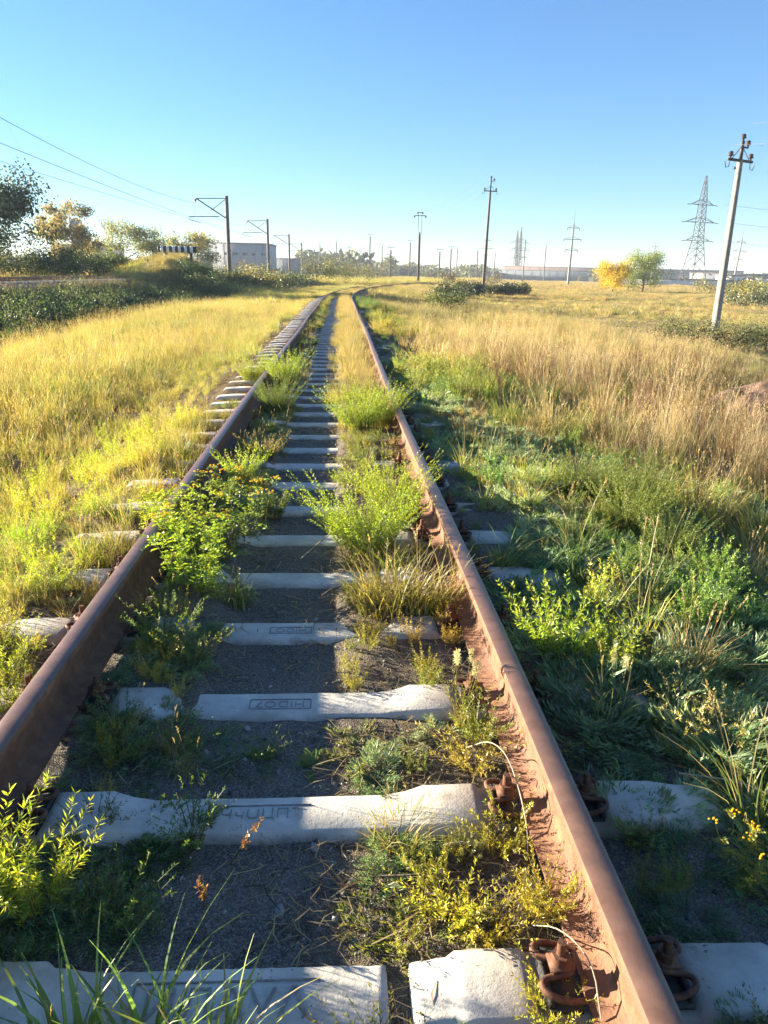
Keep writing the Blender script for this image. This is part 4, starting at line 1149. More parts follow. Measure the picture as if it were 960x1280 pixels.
F_BIG = [feather_parts(300 + q, R=.24, h=(.26, .56), ns=170, nl=78, leaf=(.018, .036), lw=.0036, lean=(.2, .85)) for q in range(3)]
F_MID = [feather_parts(310 + q, R=.11, h=(.14, .30), ns=48, nl=46, leaf=(.02, .038), lw=.004, lean=(.2, .9)) for q in range(3)]
F_LONG = [feather_parts(320 + q, R=.10, h=(.24, .42), ns=30, nl=60, leaf=(.035, .06), lw=.0042, lean=(.15, .6), tipc=(1.6, 1.5, .7)) for q in range(2)]
F_LOW = [feather_parts(330 + q, R=.08, h=(.07, .15), ns=34, nl=32, leaf=(.014, .028), lw=.0034, lean=(.3, 1.3)) for q in range(3)]
PIN = [one('foliage', pinnate_plant(340 + q, .07, 44, (.10, .2), 8, .007)) for q in range(2)]
MATP = [one('foliage', pinnate_plant(345 + q, .14, 70, (.06, .13), 7, .0055, (.1, .7))) for q in range(2)]
TUFT = [one('blade_tuft', grass(350 + q, 46, .07, (.16, .34), (.3, 1.1), (.005, .009), 5, 0, bend=.45, dry=.15)) for q in range(2)]
TUFTY = [one('blade_tuft', grass(355 + q, 190, .16, (.12, .3), (.3, 1.0), (.003, .005), 4, 5, (.26, .4), dry=.35)) for q in range(2)]
def leafy(seed, n=11, h=(.3, .58), flowers=False):
    """tall tansy-like weed: stalks carrying divided leaves, some with flat yellow heads"""
    r = np.random.default_rng(seed)
    fo, st, fls = Geo(), Geo(), []
    V, F, C, P = blades(n, .12, h, (.15, .6), (.005, .008), 4, seed, 1.5)
    st.add(V, F, 0, np.tile(np.array([.16, .2, .05, .7]), (len(V), 1)))
    for i in range(n):
        for q in range(11):
            t = r.uniform(.15, .98) * 4; j = min(int(t), 3); p = P[i][j] * (1 - t + j) + P[i][j + 1] * (t - j)
            az = r.uniform(0, 6.28); e = r.uniform(.0, .9); l = r.uniform(.07, .14) * (1.15 - .12 * t)
            d = np.array([math.cos(az) * math.cos(e), math.sin(az) * math.cos(e), math.sin(e)])
            T = np.linspace(.15, 1, 6); Q = p + d * (T * l)[:, None]; Q[:, 2] -= .5 * l * T ** 2
            s = np.cross(d, [0, 0, 1.0]); s /= np.linalg.norm(s) + 1e-9
            for sg in (-1, 1):
                v, f, c = leaflets(Q, s * sg + d * .7 + r.normal(0, .15, (6, 3)), l * .36 * (1.1 - .5 * T), np.full(6, .011), seed * 9 + i * 31 + q * 2 + (sg > 0), .05)
                fo.add(v, f, 0, c)
        if flowers or i % 5 == 4:
            fl = Geo(); fls.append(fl)
            for q in range(6):
                c0 = P[i][-1] + np.array([*r.normal(0, .018, 2), r.normal(.004, .005)])
                fl.tube([c0, c0 + np.array([0, 0, .006])], .0065, 6, 0, (.80, .60, .03, 1))
    out = [('foliage', fo.mesh('foliage', M['leaf_o'])), ('stem', st.mesh('stem', M['leaf_o']))]
    out += [('flower_head', q.mesh('flower_head', M['leaf_o'])) for q in fls]
    return out
LEAFY = [leafy(360, 20, (.28, .62)), leafy(361, 9, (.22, .42), True)]
BROAD = [one('leaf_rosette', broad_plant(370 + q, 16, (.12, .26), .035, (.3, 1.1))) for q in range(2)]
def seedhead(seed, n=5):
    fo, st = feather_plant(seed, .05, (.14, .24), 9, 18, (.02, .035), .003)
    r = np.random.default_rng(seed); hd = Geo()
    for i in range(n):
        p = np.array([*r.normal(0, .04, 2), r.uniform(.18, .26)])
        for q in range(5):
            m = 22; v, f, c = leaflets(p + r.normal(0, .004, (m, 3)) + np.array([0, 0, .011 * q]), r.normal(size=(m, 3)) + [0, 0, .3], .014, .003, seed + i * 7 + q)
            c[:, :3] *= np.array((.62, .60, .38)); c[:, 3] = 1; hd.add(v, f, 0, c)
        st.tube([(p[0] * .3, p[1] * .3, 0), p], .0016, 3, 0, (.3, .27, .14, 1))
    return [('foliage', fo.mesh('foliage', M['leaf_o'])), ('stem', st.mesh('stem', M['leaf_o'])), ('seed_head', hd.mesh('seed_head', M['leaf_o']))]
SEED = [seedhead(380), seedhead(381)]

LIT, LIME, GREY, DEEP, GOLD, PALE = (.33, .41, .065), (.32, .44, .06), (.18, .25, .13), (.13, .21, .065), (.45, .46, .065), (.46, .43, .22)
G1 = 'weeds between the rails'
plant('wormwood', F_LONG[0], -.66, 1.42, 'tall pale green feathery weed at the left edge inside the left rail, tips lit yellow', group=G1, tint=LIT, scale=.9)
plant('wormwood', F_LONG[1], -.54, 1.5, 'second feathery weed beside the one at the left edge, slightly shorter with yellow tips', group=G1, tint=(.3, .36, .06), scale=.72)
plant('grass_tuft', TUFT[0], -.20, 1.13, 'long-bladed green grass tuft in front of the bottom sleeper with a few yellow blades', 'grass', G1, tint=(.22, .33, .07), scale=.95)
plant('grass_tuft', TUFT[1], -.05, 1.10, 'smaller green grass tuft at the bottom edge right of the long-bladed one', 'grass', G1, tint=(.24, .34, .07), scale=.9)
plant('grass_tuft', TUFT[0], -.34, 1.14, 'green grass tuft at the bottom edge left of the long-bladed one', 'grass', G1, tint=(.22, .32, .07), scale=.9)
plant('wormwood', F_LOW[0], -.34, 1.49, 'low fine-leaved green weed just above the bottom sleeper, left of the bare grit', group=G1, tint=DEEP)
plant('wormwood', F_LOW[1], -.42, 1.52, 'small silvery green weed left of the low fine-leaved one', group=G1, tint=GREY, scale=.8)
for q, (x, y, s) in enumerate(((-.50, 1.80, .8), (-.40, 1.77, .9), (-.30, 1.76, .8), (-.22, 1.78, .9), (-.60, 1.74, .8), (-.36, 1.70, .7))):
    plant('wormwood', MATP[q % 2] if q % 3 else F_LOW[q % 3], x, y, nth([1, 2, 4, 5, 0, 3][q], 6, 'low green weed in front of the second sleeper'), group='mat of low weeds before the second sleeper', tint=DEEP if q % 2 else (.12, .17, .06), scale=s)
for q, (x, y, s) in enumerate(((-.52, 2.14, .9), (-.44, 2.22, .9), (-.33, 2.20, .8), (-.22, 2.16, .8), (-.58, 2.30, .9), (-.12, 2.12, .6), (-.05, 2.14, .55), (-.46, 2.08, .8))):
    plant('wormwood', MATP[q % 2] if q % 2 else F_LOW[q % 3], x, y, nth([1, 3, 4, 5, 0, 6, 7, 2][q], 8, 'low weed in the shade behind the second sleeper'), group='low weeds behind the second sleeper', tint=GREY if q % 2 else DEEP, scale=s)
plant('dandelion', BROAD[0], .10, 2.09, 'small bright green rosette at the back edge of the second sleeper', group=G1, tint=(.16, .24, .05), scale=.5)
plant('tansy', LEAFY[0], -.50, 3.42, 'big bright green leafy weed growing over the left rail', group=G1, tint=(.30, .42, .05), scale=.78)
plant('tansy', LEAFY[0], -.66, 3.95, 'bright leafy green weed covering the left rail behind the biggest leafy one', group=G1, tint=(.36, .46, .06), scale=.72)
plant('tansy', LEAFY[0], -.86, 4.35, 'yellow-green leafy weed just outside the left rail where the rail disappears', group=G1, tint=(.42, .5, .06), scale=.6)
plant('tansy', LEAFY[1], -.40, 4.12, 'leafy weed with flat yellow flower heads beside the left rail', group=G1, tint=(.17, .24, .06))
plant('tansy', LEAFY[1], -.50, 4.6, 'second yellow flowering weed, behind the first one at the left rail', group=G1, tint=(.2, .26, .06), scale=.8)
plant('wormwood', F_MID[0], -.52, 2.85, 'dark feathery green weed in the shade below the big leafy one', group=G1, tint=DEEP, scale=.8)
plant('wormwood', F_MID[1], -.40, 2.72, 'thin pale-tipped weed on the left end of the third sleeper', group=G1, tint=(.2, .23, .08), scale=.6)
plant('grass_tuft', TUFT[1], -.30, 3.3, 'fine green grass right of the big leafy weed', 'grass', G1, tint=(.14, .21, .05), scale=.8)
plant('wormwood', F_MID[2], -.24, 4.66, 'round dark green bush right of the short wooden stake', group=G1, tint=(.12, .18, .045), scale=.85)
plant('wormwood', F_MID[0], -.52, 5.3, 'bright yellow-green bush inside the left rail behind the flowering weeds', group=G1, tint=LIME, scale=1.0)
plant('wormwood', F_MID[1], -.42, 6.1, 'brownish seeding weed inside the left rail, in front of the bright pair of clumps', group=G1, tint=(.22, .19, .09), scale=.9)
plant('wormwood', F_BIG[0], -.50, 8.3, 'dark green clump inside the left rail, lower one of the pair', group=G1, tint=(.13, .2, .05), scale=.8)
plant('wormwood', F_BIG[1], -.56, 10.3, 'bright green clump spilling over the left rail, upper one of the pair', group=G1, tint=LIME, scale=1.0)
plant('wormwood', F_BIG[0], -1.05, 10.8, 'yellow-green clump just outside the left rail beside the bright upper clump', group=G1, tint=LIT, scale=.75)
plant('wormwood', F_BIG[2], .38, 7.4, 'bright yellow-green clump against the right rail, farther of the two big ones', group=G1, tint=LIME, scale=(1.1, 1.1, .85))
plant('wormwood', F_BIG[1], .62, 7.7, 'part of the farther big clump that leans over the right rail', group=G1, tint=LIT, scale=.9)
plant('wormwood', F_BIG[0], .34, 4.0, 'big feathery yellow-green clump right of centre, nearer of the two big ones', group=G1, tint=LIME, scale=(1.0, 1.0, .88))
plant('wormwood', F_BIG[2], .52, 4.55, 'yellow-lit feathery clump behind the nearer big clump, close to the right rail', group=G1, tint=LIT, scale=.8)
plant('grass_tuft', TUFT[0], .48, 3.72, 'green grass blades growing out of the front of the nearer big clump', 'grass', G1, tint=(.2, .27, .05), scale=.95)
plant('grass_tuft', TUFTY[0], .42, 3.22, 'yellowish grass clump in front of the nearer big clump, left half', 'grass', G1, tint=(.36, .33, .07))
plant('grass_tuft', TUFTY[1], .60, 3.28, 'yellowish grass clump against the right rail, right half', 'grass', G1, tint=(.34, .32, .07))
plant('wormwood', SEED[0], .62, 2.38, 'green weed with whitish seed heads at the foot of the right rail', group=G1, tint=(.19, .24, .07), scale=.95)
plant('wormwood', F_MID[1], .66, 2.22, 'leafy green weed below the one with whitish seed heads, by the right rail', group=G1, tint=(.2, .25, .06), scale=.62)
plant('wormwood', MATP[0], .28, 2.16, 'low grey-green wormwood at the shadow edge behind the second sleeper', group=G1, tint=(.24, .26, .11), scale=.85)
plant('wormwood', F_LOW[2], .62, 2.08, 'yellowish low weed just left of the second clip', group=G1, tint=(.34, .30, .09))
plant('wormwood', MATP[1], .36, 1.44, 'spreading green wormwood behind the bottom sleeper, right of the shadow edge', group=G1, tint=(.22, .26, .07), scale=.85)
plant('wormwood', F_LOW[0], .47, 1.47, 'yellow upright weed right of the spreading wormwood', group=G1, tint=GOLD, scale=.95)
plant('wormwood', F_LOW[1], .55, 1.43, 'second small yellow weed between the spreading wormwood and the right rail', group=G1, tint=(.42, .37, .07), scale=.85)
plant('wormwood', F_MID[2], .70, 1.47, 'yellow-green weed at the right rail just above the bottom clip', group=G1, tint=(.36, .33, .06), scale=.6)
plant('wormwood', F_LOW[2], .66, 1.72, 'yellow-tipped weed under the second clip, next to the second sleeper end', group=G1, tint=(.34, .34, .06), scale=.9)
plant('grass_tuft', TUFTY[1], .36, 1.76, 'small spreading grass tuft in front of the second sleeper, right half', 'grass', G1, tint=(.3, .3, .08), scale=.5)
plant('wormwood', F_LOW[0], .28, 1.10, 'low green weed at the bottom edge in front of the bottom sleeper, centre', group=G1, tint=(.26, .28, .08), scale=.85)
plant('wormwood', F_LOW[1], .66, 1.20, 'small yellow weed sprouting through the bottom clip', group=G1, tint=GOLD, scale=.75)
G2 = 'weeds right of the right rail'
plant('wormwood', F_MID[0], 1.08, 2.74, 'bright sunlit wormwood against the outer side of the right rail, bushiest there', group=G2, tint=LIME, scale=1.15)
plant('wormwood', F_MID[1], 1.26, 2.66, 'sunlit wormwood right behind the bushiest one, slightly shorter', group=G2, tint=LIT, scale=1.0)
plant('sedge_tuft', TUFT[1], 1.42, 3.55, 'spiky arching grass tuft right of the right rail', 'grass', G2, tint=(.12, .19, .08), scale=1.0)
plant('grass_tuft', TUFT[0], 1.06, 3.75, 'yellowish arching grass by the right rail left of the spiky tuft', 'grass', G2, tint=(.25, .26, .08), scale=.9)
plant('wormwood', SEED[1], 1.24, 2.46, 'pale cream seed-head weed standing on the broken sleeper end', group=G2, tint=(.3, .3, .15), scale=.8)
plant('wormwood', F_LOW[0], 1.42, 2.30, 'pale sunlit feathery tips right of the cream seed head, upper one', group=G2, tint=PALE, scale=1.2)
plant('wormwood', F_LOW[2], 1.52, 2.20, 'pale sunlit feathery tips, lower one of the two', group=G2, tint=PALE, scale=1.1)
plant('tansy', LEAFY[1], 1.24, 1.56, 'small sprig with yellow-lit tips above the white sleeper end at lower right', group=G2, tint=(.3, .3, .06), scale=.42)
plant('dock', BROAD[1], 1.55, 3.05, 'bluish broad-leaved weed among the shaded wormwood', group=G2, tint=(.10, .16, .11), scale=.8)
for q, (x, y, s, tn) in enumerate(((2.05, 4.6, 1.0, (.19, .25, .055)), (2.3, 4.9, 1.1, (.2, .26, .06)), (1.95, 5.2, 1.0, (.16, .22, .06)), (2.45, 5.4, 1.1, (.18, .24, .06)), (2.2, 4.2, .9, (.15, .22, .06)))):
    plant('wormwood', F_BIG[q % 3], x, y, nth([1, 4, 0, 3, 2][q], 5, 'bushy sunlit green weed halfway up the right bank'), group='sunlit bushes on the right bank', tint=tn, scale=s * .75)
for q, (x, y, s) in enumerate(((2.95, 5.3, 1), (3.1, 4.7, 1), (3.3, 5.0, 1.1), (2.75, 5.7, .9))):
    plant('grass_tuft', TUFTY[q % 2], x, y, nth([1, 2, 3, 0][q], 4, 'yellow-lit grassy weed at the right edge halfway up'), 'grass', 'yellow grass at the right edge', tint=(.46, .44, .09), scale=1.25 * s)
for q, (x, y, s) in enumerate(((1.75, 9.4, .8), (2.1, 10.4, .75), (2.4, 12.6, .85), (2.0, 8.0, .7))):
    plant('wormwood', F_BIG[q % 3], x, y, nth([1, 2, 3, 0][q], 4, 'bright green bush farther along the right rail'), group='green bushes along the right rail farther on', tint=(.18, .24, .05), scale=s)
G3 = 'weeds left of the left rail'
for q, (x, y, s, tn) in enumerate(((-1.08, 2.62, .8, LIT), (-.99, 2.42, .75, (.22, .27, .06)), (-1.2, 2.85, .8, (.3, .3, .07)), (-1.18, 3.42, .7, LIT))):
    plant('wormwood', F_MID[q % 3], x, y, ('yellow-green weed outside the left rail at the left edge, second from the nearest', 'nearest yellow-green weed outside the left rail at the left edge', 'yellowish weed outside the left rail, third from the nearest', 'greenish weed outside the left rail beside the nearest visible sleeper end')[q], group=G3, tint=tn, scale=s)
t_ = plant('dry_dock', one('stalk', twiggy(390, 2, (.08, .13), .2, 16, (.2, .12, .06), (.25, .14, .065))), -.16, 1.60, 'dry brown seed stalk leaning over the grit left of centre', group=G1, tint=(.3, .2, .1), tilt=(.15, .5))

# stones, twigs, stake ---------------------------------------------------------
def stone(x, y, r, label):
    V, F = pebble(int(abs(x * 1000) + y * 10)); g = Geo(); g.add(V * r, F)
    o = g.build('stone', M['stone'], None, (x, y, float(tz(x, y)) + r * .3)); o.rotation_euler = (0, 0, x * 7)
    tag(o, label, 'stone', 'loose stones between the sleepers')
stone(-.34, 1.67, .017, 'pinkish stone in the shade left of the bare grit, above the bottom sleeper')
stone(-.13, 2.31, .016, 'pale stone on the grit between the second and third sleepers')
stone(.47, 1.62, .018, 'whitish stone among the yellow weeds above the bottom sleeper')
stone(-.47, 1.60, .02, 'bluish grey stone left of the pinkish one')
stone(.02, 2.95, .015, 'small stone before the fourth sleeper')
def twig(pts, r, label, mat='deadwood'):
    P = np.array(pts, float); P[:, 2] += tz(P[:, 0], P[:, 1])
    for _ in range(2):
        q = np.empty((len(P) * 2 - 2, 3)); q[0::2] = P[:-1] * .75 + P[1:] * .25; q[1::2] = P[:-1] * .25 + P[1:] * .75
        P = np.vstack([P[:1], q, P[-1:]])
    g = Geo(); g.tube(P, [r] + [r * .9] * (len(P) - 2) + [r * .5], 5)
    tag(g.build('twig', M[mat], None), label, 'twig', 'dead twigs on the track')
twig([(.48, 1.70, .02), (.53, 1.71, .03), (.60, 1.70, .025)], .006, 'short thick grey twig below the second clip')
twig([(.10, 1.47, .012), (.14, 1.455, .02), (.19, 1.44, .012)], .003, 'thin dark twig on the bare grit above the bottom sleeper', 'bark')
twig([(.30, 1.60, .02), (.40, 1.57, .05), (.52, 1.60, .03)], .003, 'thin dark twig among the straw between the first and second sleepers', 'bark')
twig([(.62, 2.14, .03), (.665, 2.02, .14), (.70, 1.90, .16), (.715, 1.72, .08), (.70, 1.64, .02)], .0022, 'pale arching dry stem over the second clip')
twig([(.66, 1.42, .03), (.69, 1.32, .13), (.74, 1.24, .12), (.735, 1.15, .06)], .002, 'pale arching dry stem over the bottom clip')
twig([(-.02, 3.85, .04), (.05, 3.95, .07), (.14, 4.1, .10)], .0035, 'thin dry stem lying across the fifth sleeper')
twig([(.20, 3.25, .03), (.24, 3.3, .06), (.33, 3.27, .05)], .004, 'bent pale stem at the edge of the yellowish grass')
twig([(1.25, 1.95, .05), (1.45, 1.85, .09), (1.55, 1.68, .05)], .003, 'long bent dry stem over the sleeper end at lower right')
g = Geo(); g.box((0, 0, .06), (.028, .024, .17)); o = g.build('wooden_stake', M['stake'], None, (-.345, 4.62, float(tz(-.345, 4.62))))
tag(o, 'short whitish wooden stake beside the round dark green bush', 'stake')

# dug soil heap at the right
hx, hy = 7.1, 12.0
g = Geo(); u, v = np.meshgrid(np.linspace(0, 2 * math.pi, 40, endpoint=False), np.linspace(0, 1, 14))
rr = v * (1.0 + .18 * np.sin(3 * u + 1) + .1 * np.sin(7 * u)); px = rr * np.cos(u) * 1.0; py = rr * np.sin(u) * .8
pz = .55 * (1 - v ** 2) * (1 + .5 * (fbm(px * 3 + 9, py * 3, 3) - .5)) + .10 * (fbm(px * 8 + 3, py * 8, 5) - .5) - .06
I = np.arange(14 * 40).reshape(14, 40)
g.add(np.stack([px, py, pz], -1).reshape(-1, 3), np.stack([I[:-1], I[1:], np.roll(I[1:], -1, 1), np.roll(I[:-1], -1, 1)], -1).reshape(-1, 4))
tag(g.build('soil_heap', M['soilheap'], None, (hx, hy, float(tz(hx, hy))), smooth=True), 'reddish brown heap of dug soil at the right edge', 'soil heap')

# ------------------------------------------------------------------ shrubs and trees
def crown_geo(seed, H, R, base, n, leaf, col, shape='round', trunk_r=.16, limbs=9, clump=.34, gaps=.2, bare=.0):
    r = np.random.default_rng(seed)
    tr, cr = Geo(), Geo()
    top = np.array([r.normal(0, .04 * H), r.normal(0, .04 * H), H * .86])
    T = np.linspace(0, 1, 8)[:, None]
    trunk = top * T + np.cumsum(r.normal(0, .012 * H, (8, 3)) * [1, 1, 0], 0)
    tr.tube(trunk, np.linspace(trunk_r, trunk_r * .2, 8), 7)
    ends = []
    for i in range(limbs):
        t = r.uniform(base / H * .8, .92); k_ = t * 7; j = min(int(k_), 6); p = trunk[j] * (1 - k_ + j) + trunk[j + 1] * (k_ - j)
        az = i * 2.4 + r.normal(0, .4)
        reach = R * (.55 + .6 * r.uniform()) * (1.1 - .55 * max(0, (t - .45)) if shape == 'round' else (.45 if t > .7 else .9))
        e = p + np.array([math.cos(az) * reach, math.sin(az) * reach, reach * r.uniform(.25, .8)])
        m = (p + e) / 2 + np.array([0, 0, -.06 * reach])
        tr.tube([p, m, e], [trunk_r * .45 * (1 - t * .6), trunk_r * .28 * (1 - t * .5), .012 + trunk_r * .06], 5)
        ends += [(e, 1.0), (m * .4 + e * .6 + r.normal(0, .1 * R, 3), .8)]
        for q in range(3):
            e2 = e + r.normal(0, .3 * R, 3) * [1, 1, .8]
            tr.tube([m * .35 + e * .65, e2], [trunk_r * .12 + .01, .008], 4); ends.append((e2, .75))
    ends.append((top + [0, 0, H * .08], .8)); ends.append((top, 1.0))
    w = np.array([q[1] for q in ends]); E = np.array([q[0] for q in ends])
    keepm = r.uniform(0, 1, len(E)) > gaps; w = w * keepm + .001
    k_ = r.choice(len(E), n, p=w / w.sum())
    Q = E[k_] + r.normal(0, 1, (n, 3)) * (clump * R * w[k_])[:, None] * [1, 1, .75]
    Q = Q[Q[:, 2] > base * .6]
    n = len(Q)
    v, f, c = leaflets(Q, r.normal(size=(n, 3)) + [0, 0, -.2], r.uniform(.6, 1.3, n) * leaf, r.uniform(.45, .8, n) * leaf, seed)
    cl = np.array([r.uniform(.75, 1.25) for _ in range(len(E))])[k_[:n] if n <= len(k_) else 0]
    c[:, :3] *= np.repeat(cl, 4)[:, None]
    cr.add(v, f, 0, c)
    return tr, cr
def tree(name, x, y, H, R, base, n, leaf, tint, label, seed, group=None, cat='tree', z=None, **k):
    z = float(tz(x, y)) if z is None else z
    t = empty(name, (x, y, z), label, cat, group)
    tr, cr = crown_geo(seed, H, R, base, n, leaf, tint, **k)
    tr.build('trunk', M['bark'], t)
    o = cr.build('crown', M['leaf_o'], t); o.color = (*tint, 1)
    return t
tree('broadleaf_tree', -27.0, 63, 7.6, 3.3, 2.2, 12000, .25, (.06, .09, .065), 'tall dark backlit tree cut off by the left edge', 500, limbs=14, clump=.24)
tree('poplar_tree', -29.6, 92, 8.6, 2.5, 1.6, 9000, .27, (.37, .32, .18), 'tall brownish orange poplar at the left with an open crown', 501, limbs=16, clump=.2, gaps=.3)
tree('broadleaf_tree', -34.5, 131, 7.6, 2.9, 2.2, 4200, .32, (.27, .29, .14), 'olive tree right of the orange poplar, behind the small house', 502, clump=.3)
tree('broadleaf_tree', -30.0, 133, 7.8, 2.0, 2.0, 3600, .32, (.26, .29, .12), 'narrow olive tree behind the striped buffer, left of two', 503, clump=.34)
tree('broadleaf_tree', -27.4, 137, 7.4, 1.7, 2.0, 3000, .32, (.3, .3, .12), 'narrow olive tree behind the striped buffer, right of two', 504, clump=.34)
tree('poplar_tree', -23.2, 131, 7.0, 2.1, 1.8, 3200, .32, (.36, .34, .17), 'pale yellowish tree left of the nearest catenary mast', 505, clump=.34)
tree('maple_tree', 45.8, 130, 4.3, 1.9, .1, 11000, .2, (.58, .44, .02), 'round bright yellow maple in the field at the right', 506, limbs=14, clump=.36, gaps=.05, shape='round')
tree('broadleaf_tree', 51.3, 131, 6.0, 2.4, .1, 11000, .2, (.22, .28, .06), 'yellow-green tree right of the bright yellow maple', 507, limbs=14, clump=.32, gaps=.1)
tree('poplar_tree', 24.8, 420, 12, 3.2, 4.5, 900, .8, (.12, .14, .08), 'lone lollipop-shaped tree on the horizon above the track end', 508, clump=.34)
def shrub(x, y, H, R, n, leaf, tint, label, seed, group=None, name='shrub', **k):
    return tree(name, x, y, H * .72, R * .82, .05, n, leaf, tint, label, seed, group, 'shrub', trunk_r=.05, limbs=10, **k)
sh = 'shrubs at the foot of the dark pole'
for q, (x, y, H, R) in enumerate(((7.4, 52, .5, .9), (9.6, 68, .6, 1.1), (11.4, 73, .7, 1.1), (13.6, 82, .75, 1.3), (17.4, 88, .7, 1.3), (20.0, 88, .65, 1.3))):
    shrub(x, y, H, R, 3600, .2, (.085, .105, .06), nth(q, 6, 'dark scrubby bush by the foot of the dark brown pole'), 520 + q, sh)
shrub(5.6, 42, 1.1, .9, 1600, .10, (.15, .18, .06), 'dark green bush beside the grass right of the track, nearest in the middle distance', 530)
shrub(7.1, 50, 1.1, 1.0, 1400, .11, (.12, .15, .07), 'dark bush behind the nearest middle-distance bush', 531)
for q, (x, y, H, R) in enumerate(((11.5, 25, .55, .9), (13.0, 24.5, .5, 1.0), (14.4, 25, .5, .9))):
    shrub(x, y, H, R, 3500, .05, (.10, .13, .045), nth(q, 3, 'low dark green bush patch in the golden grass at the right'), 540 + q, 'low dark bushes in the right field')
tr = twiggy(550, 7, (.9, 1.5), .55, 7, (.12, .075, .05), (.3, .22, .09))
t = empty('bare_shrub', (15.9, 36.5, float(tz(15.9, 36.5))), 'nearly bare brown shrub left of the leaning pole', 'shrub'); inst('branches', tr.mesh('branches', M['leaf_o']), t, scale=(1.0, 1.0, .85)).color = (1, 1, 1, 1)
for q, (x, y, H, R, tn) in enumerate(((35, 66, 1.2, 1.6, (.10, .13, .07)), (38.5, 68, 1.1, 1.6, (.12, .14, .09)), (42, 70, 1.2, 1.8, (.09, .12, .06)), (46, 70, 1.2, 1.8, (.14, .16, .08)))):
    shrub(x, y, H, R, 1300, .17, tn, nth(q, 4, 'dark green bush at the right edge behind the leaning pole'), 560 + q, 'bushes at the right edge')
shrub(47, 86, 1.5, 2.4, 1800, .2, (.34, .30, .06), 'yellow bush right of the leaning pole, above the dark green bushes', 566)
for q, (x, y, H, R, tn) in enumerate(((58, 120, 2.2, 2.4, (.2, .2, .08)), (65, 125, 2.0, 2.4, (.17, .18, .08)), (72, 128, 2.0, 2.4, (.2, .21, .09)), (37, 190, 2.4, 2.2, (.14, .12, .08)), (22, 160, 1.8, 1.8, (.15, .13, .08)), (27, 230, 2.5, 3, (.13, .14, .09)))):
    shrub(x, y, H, R, 1000, .24, tn, 'low olive bush in the far right field', 570 + q, 'far bushes in the right field')
for q, (x, y, H, R, tn) in enumerate(((-21.6, 62, 2.5, 2.0, (.06, .11, .05)), (-20.3, 66, 2.3, 1.8, (.06, .10, .05)), (-24.6, 60, 2.4, 2.0, (.2, .22, .06)), (-19.6, 70, 1.5, 1.4, (.12, .16, .05)), (-23.2, 65, 2.5, 1.8, (.09, .14, .06)))):
    shrub(x, y, H, R, 3800, .17, tn, nth([2, 3, 0, 4, 1][q], 5, 'dense green bush behind the side track at the left'), 580 + q, 'dense bushes behind the side track')
mb = ((-9.4, 92, 2.1, 2.2, (.17, .18, .08)), (-7.6, 100, 2.0, 2.0, (.08, .11, .07)), (-6.2, 108, 2.2, 2.2, (.07, .11, .07)), (-10.6, 104, 2.4, 2.2, (.2, .17, .09)), (-3.6, 128, 2.6, 2.4, (.16, .17, .08)), (-.6, 140, 2.8, 2.6, (.17, .18, .08)), (2.8, 160, 3.0, 2.8, (.16, .17, .08)), (9.6, 210, 2.4, 3.2, (.17, .17, .09)), (-11.6, 88, 1.8, 1.8, (.22, .2, .08)), (-8.6, 84, 1.3, 1.4, (.2, .19, .07)), (5.2, 230, 3.4, 3.0, (.14, .15, .09)))
for q, (x, y, H, R, tn) in enumerate(mb):
    ang = sorted(range(11), key=lambda i_: mb[i_][0] / mb[i_][1]).index(q)
    shrub(x, y, H * 1.2, R * 1.15, 2200, .24, tn, ['first', 'second', 'third', 'fourth', 'fifth', 'sixth', 'seventh', 'eighth', 'ninth', 'tenth', 'last'][ang] + ' scrubby bush from the left in the row below the catenary masts', 590 + q, 'bushes below the catenary masts')
shrub(-10.4, 24.5, 1.0, 1.2, 500, .05, (.2, .13, .11), 'leafless purplish bush in the ditch at the left', 605, gaps=.4)

for q, (x, y, H, R) in enumerate(((-11.2, 21, 1.3, 1.2), (-11.0, 25.5, 1.2, 1.2), (-11.6, 29, 1.4, 1.3), (-11.3, 33, 1.3, 1.2), (-11.8, 38, 1.4, 1.3), (-11.2, 44, 1.4, 1.4), (-10.8, 52, 1.4, 1.5))):
    shrub(x, y, H * (.7 + .6 * ((q * 5) % 7) / 6), R * (.8 + .4 * ((q * 3) % 7) / 6), 3000, .075, ((.08, .13, .06), (.11, .15, .07), (.07, .11, .06))[q % 3], nth(q, 7, 'dark green scrub bush in the shaded ditch at the left'), 620 + q, 'scrub in the ditch')

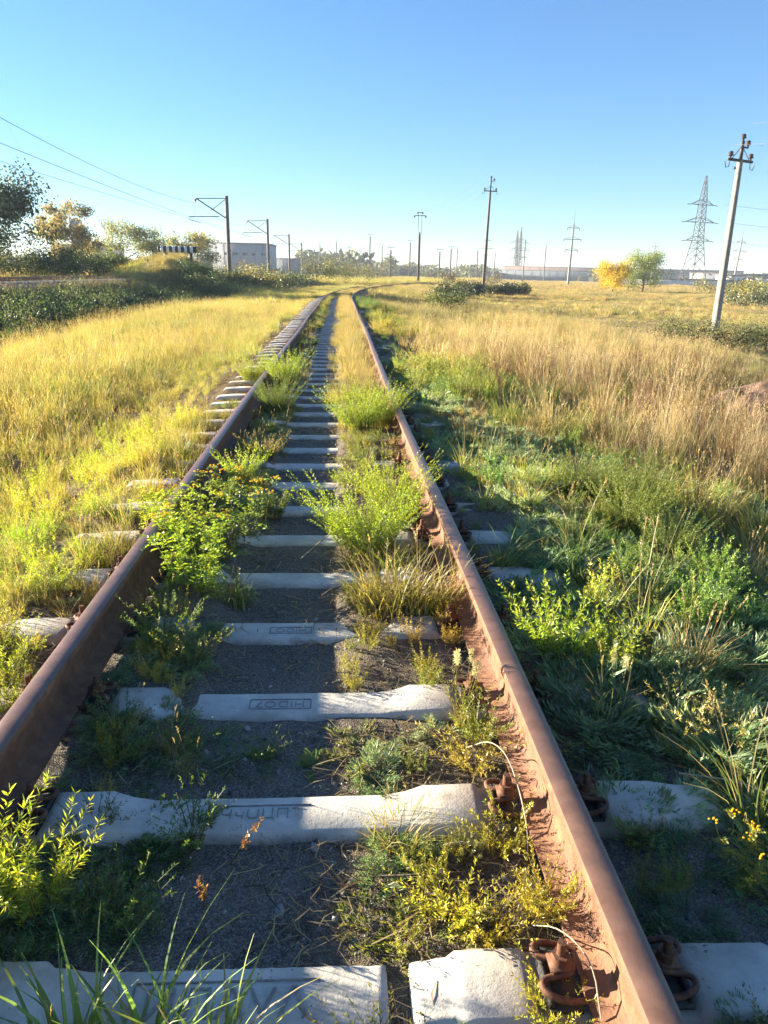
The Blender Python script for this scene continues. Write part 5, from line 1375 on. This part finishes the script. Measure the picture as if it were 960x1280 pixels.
for q, (x, y, H, R) in enumerate(((-11.6, 66, 1.3, 1.5), (-10.4, 62, 1.2, 1.4), (-9.2, 66, 1.2, 1.4), (-8.8, 59, 1.0, 1.3))):
    shrub(x, y, H, R, 2600, .12, (.08, .12, .055), nth([0, 1, 3, 2][q], 4, 'dark green bush on the shaded slope below the striped beam'), 640 + q, 'bushes on the mound')

# far wood along the horizon: one uncountable mass
r_ = np.random.default_rng(610)
g = Geo()
def far_row(n, xr, yr, H, tn):
    for q in range(n):
        x = r_.uniform(*xr); y = r_.uniform(*yr); h = r_.uniform(*H); R = h * r_.uniform(.4, .75)
        m = 130
        d = r_.normal(size=(m, 3)); d /= np.linalg.norm(d, axis=1)[:, None]
        Q = np.array([x, y, -1 + h * .55]) + d * np.array([R, R, h * .45]) * (r_.uniform(.3, 1, m) ** .5)[:, None]
        v, f, c = leaflets(Q, r_.normal(size=(m, 3)), h * .28, h * .2, q)
        c[:, :3] *= np.array(tn) * r_.uniform(.8, 1.25); c[:, 3] = 1
        g.add(v, f, 0, c)
        g.tube([(x, y, -1), (x, y, h * .5)], .25, 4, 0, (.1, .08, .06, 1))
far_row(120, (-60, 110), (520, 640), (5, 11), (.11, .12, .07))
far_row(14, (-22, 12), (480, 520), (12, 16), (.10, .12, .065))
far_row(60, (110, 400), (640, 700), (6, 10), (.11, .12, .075))
far_row(80, (-420, -60), (480, 600), (6, 12), (.11, .12, .07))
far_row(40, (150, 330), (470, 520), (3, 5), (.12, .12, .08))
tag(g.build('distant_wood', M['leaf_o']), kind='stuff')

# ------------------------------------------------------------------ haze
m, nt, n_, l_, b_ = new_mat('haze')
n_.remove(b_)
pv = n_.new('ShaderNodeVolumePrincipled')
pv.inputs['Color'].default_value = (0.80, 0.90, 1.0, 1)
pv.inputs['Density'].default_value = 0.0003
pv.inputs['Anisotropy'].default_value = 0.0
l_.new(pv.outputs[0], n_['Material Output'].inputs['Volume'])
g = Geo(); g.box((0, 0, 19.0), (5200, 5200, 44))
tag(g.build('haze', m), kind='stuff')
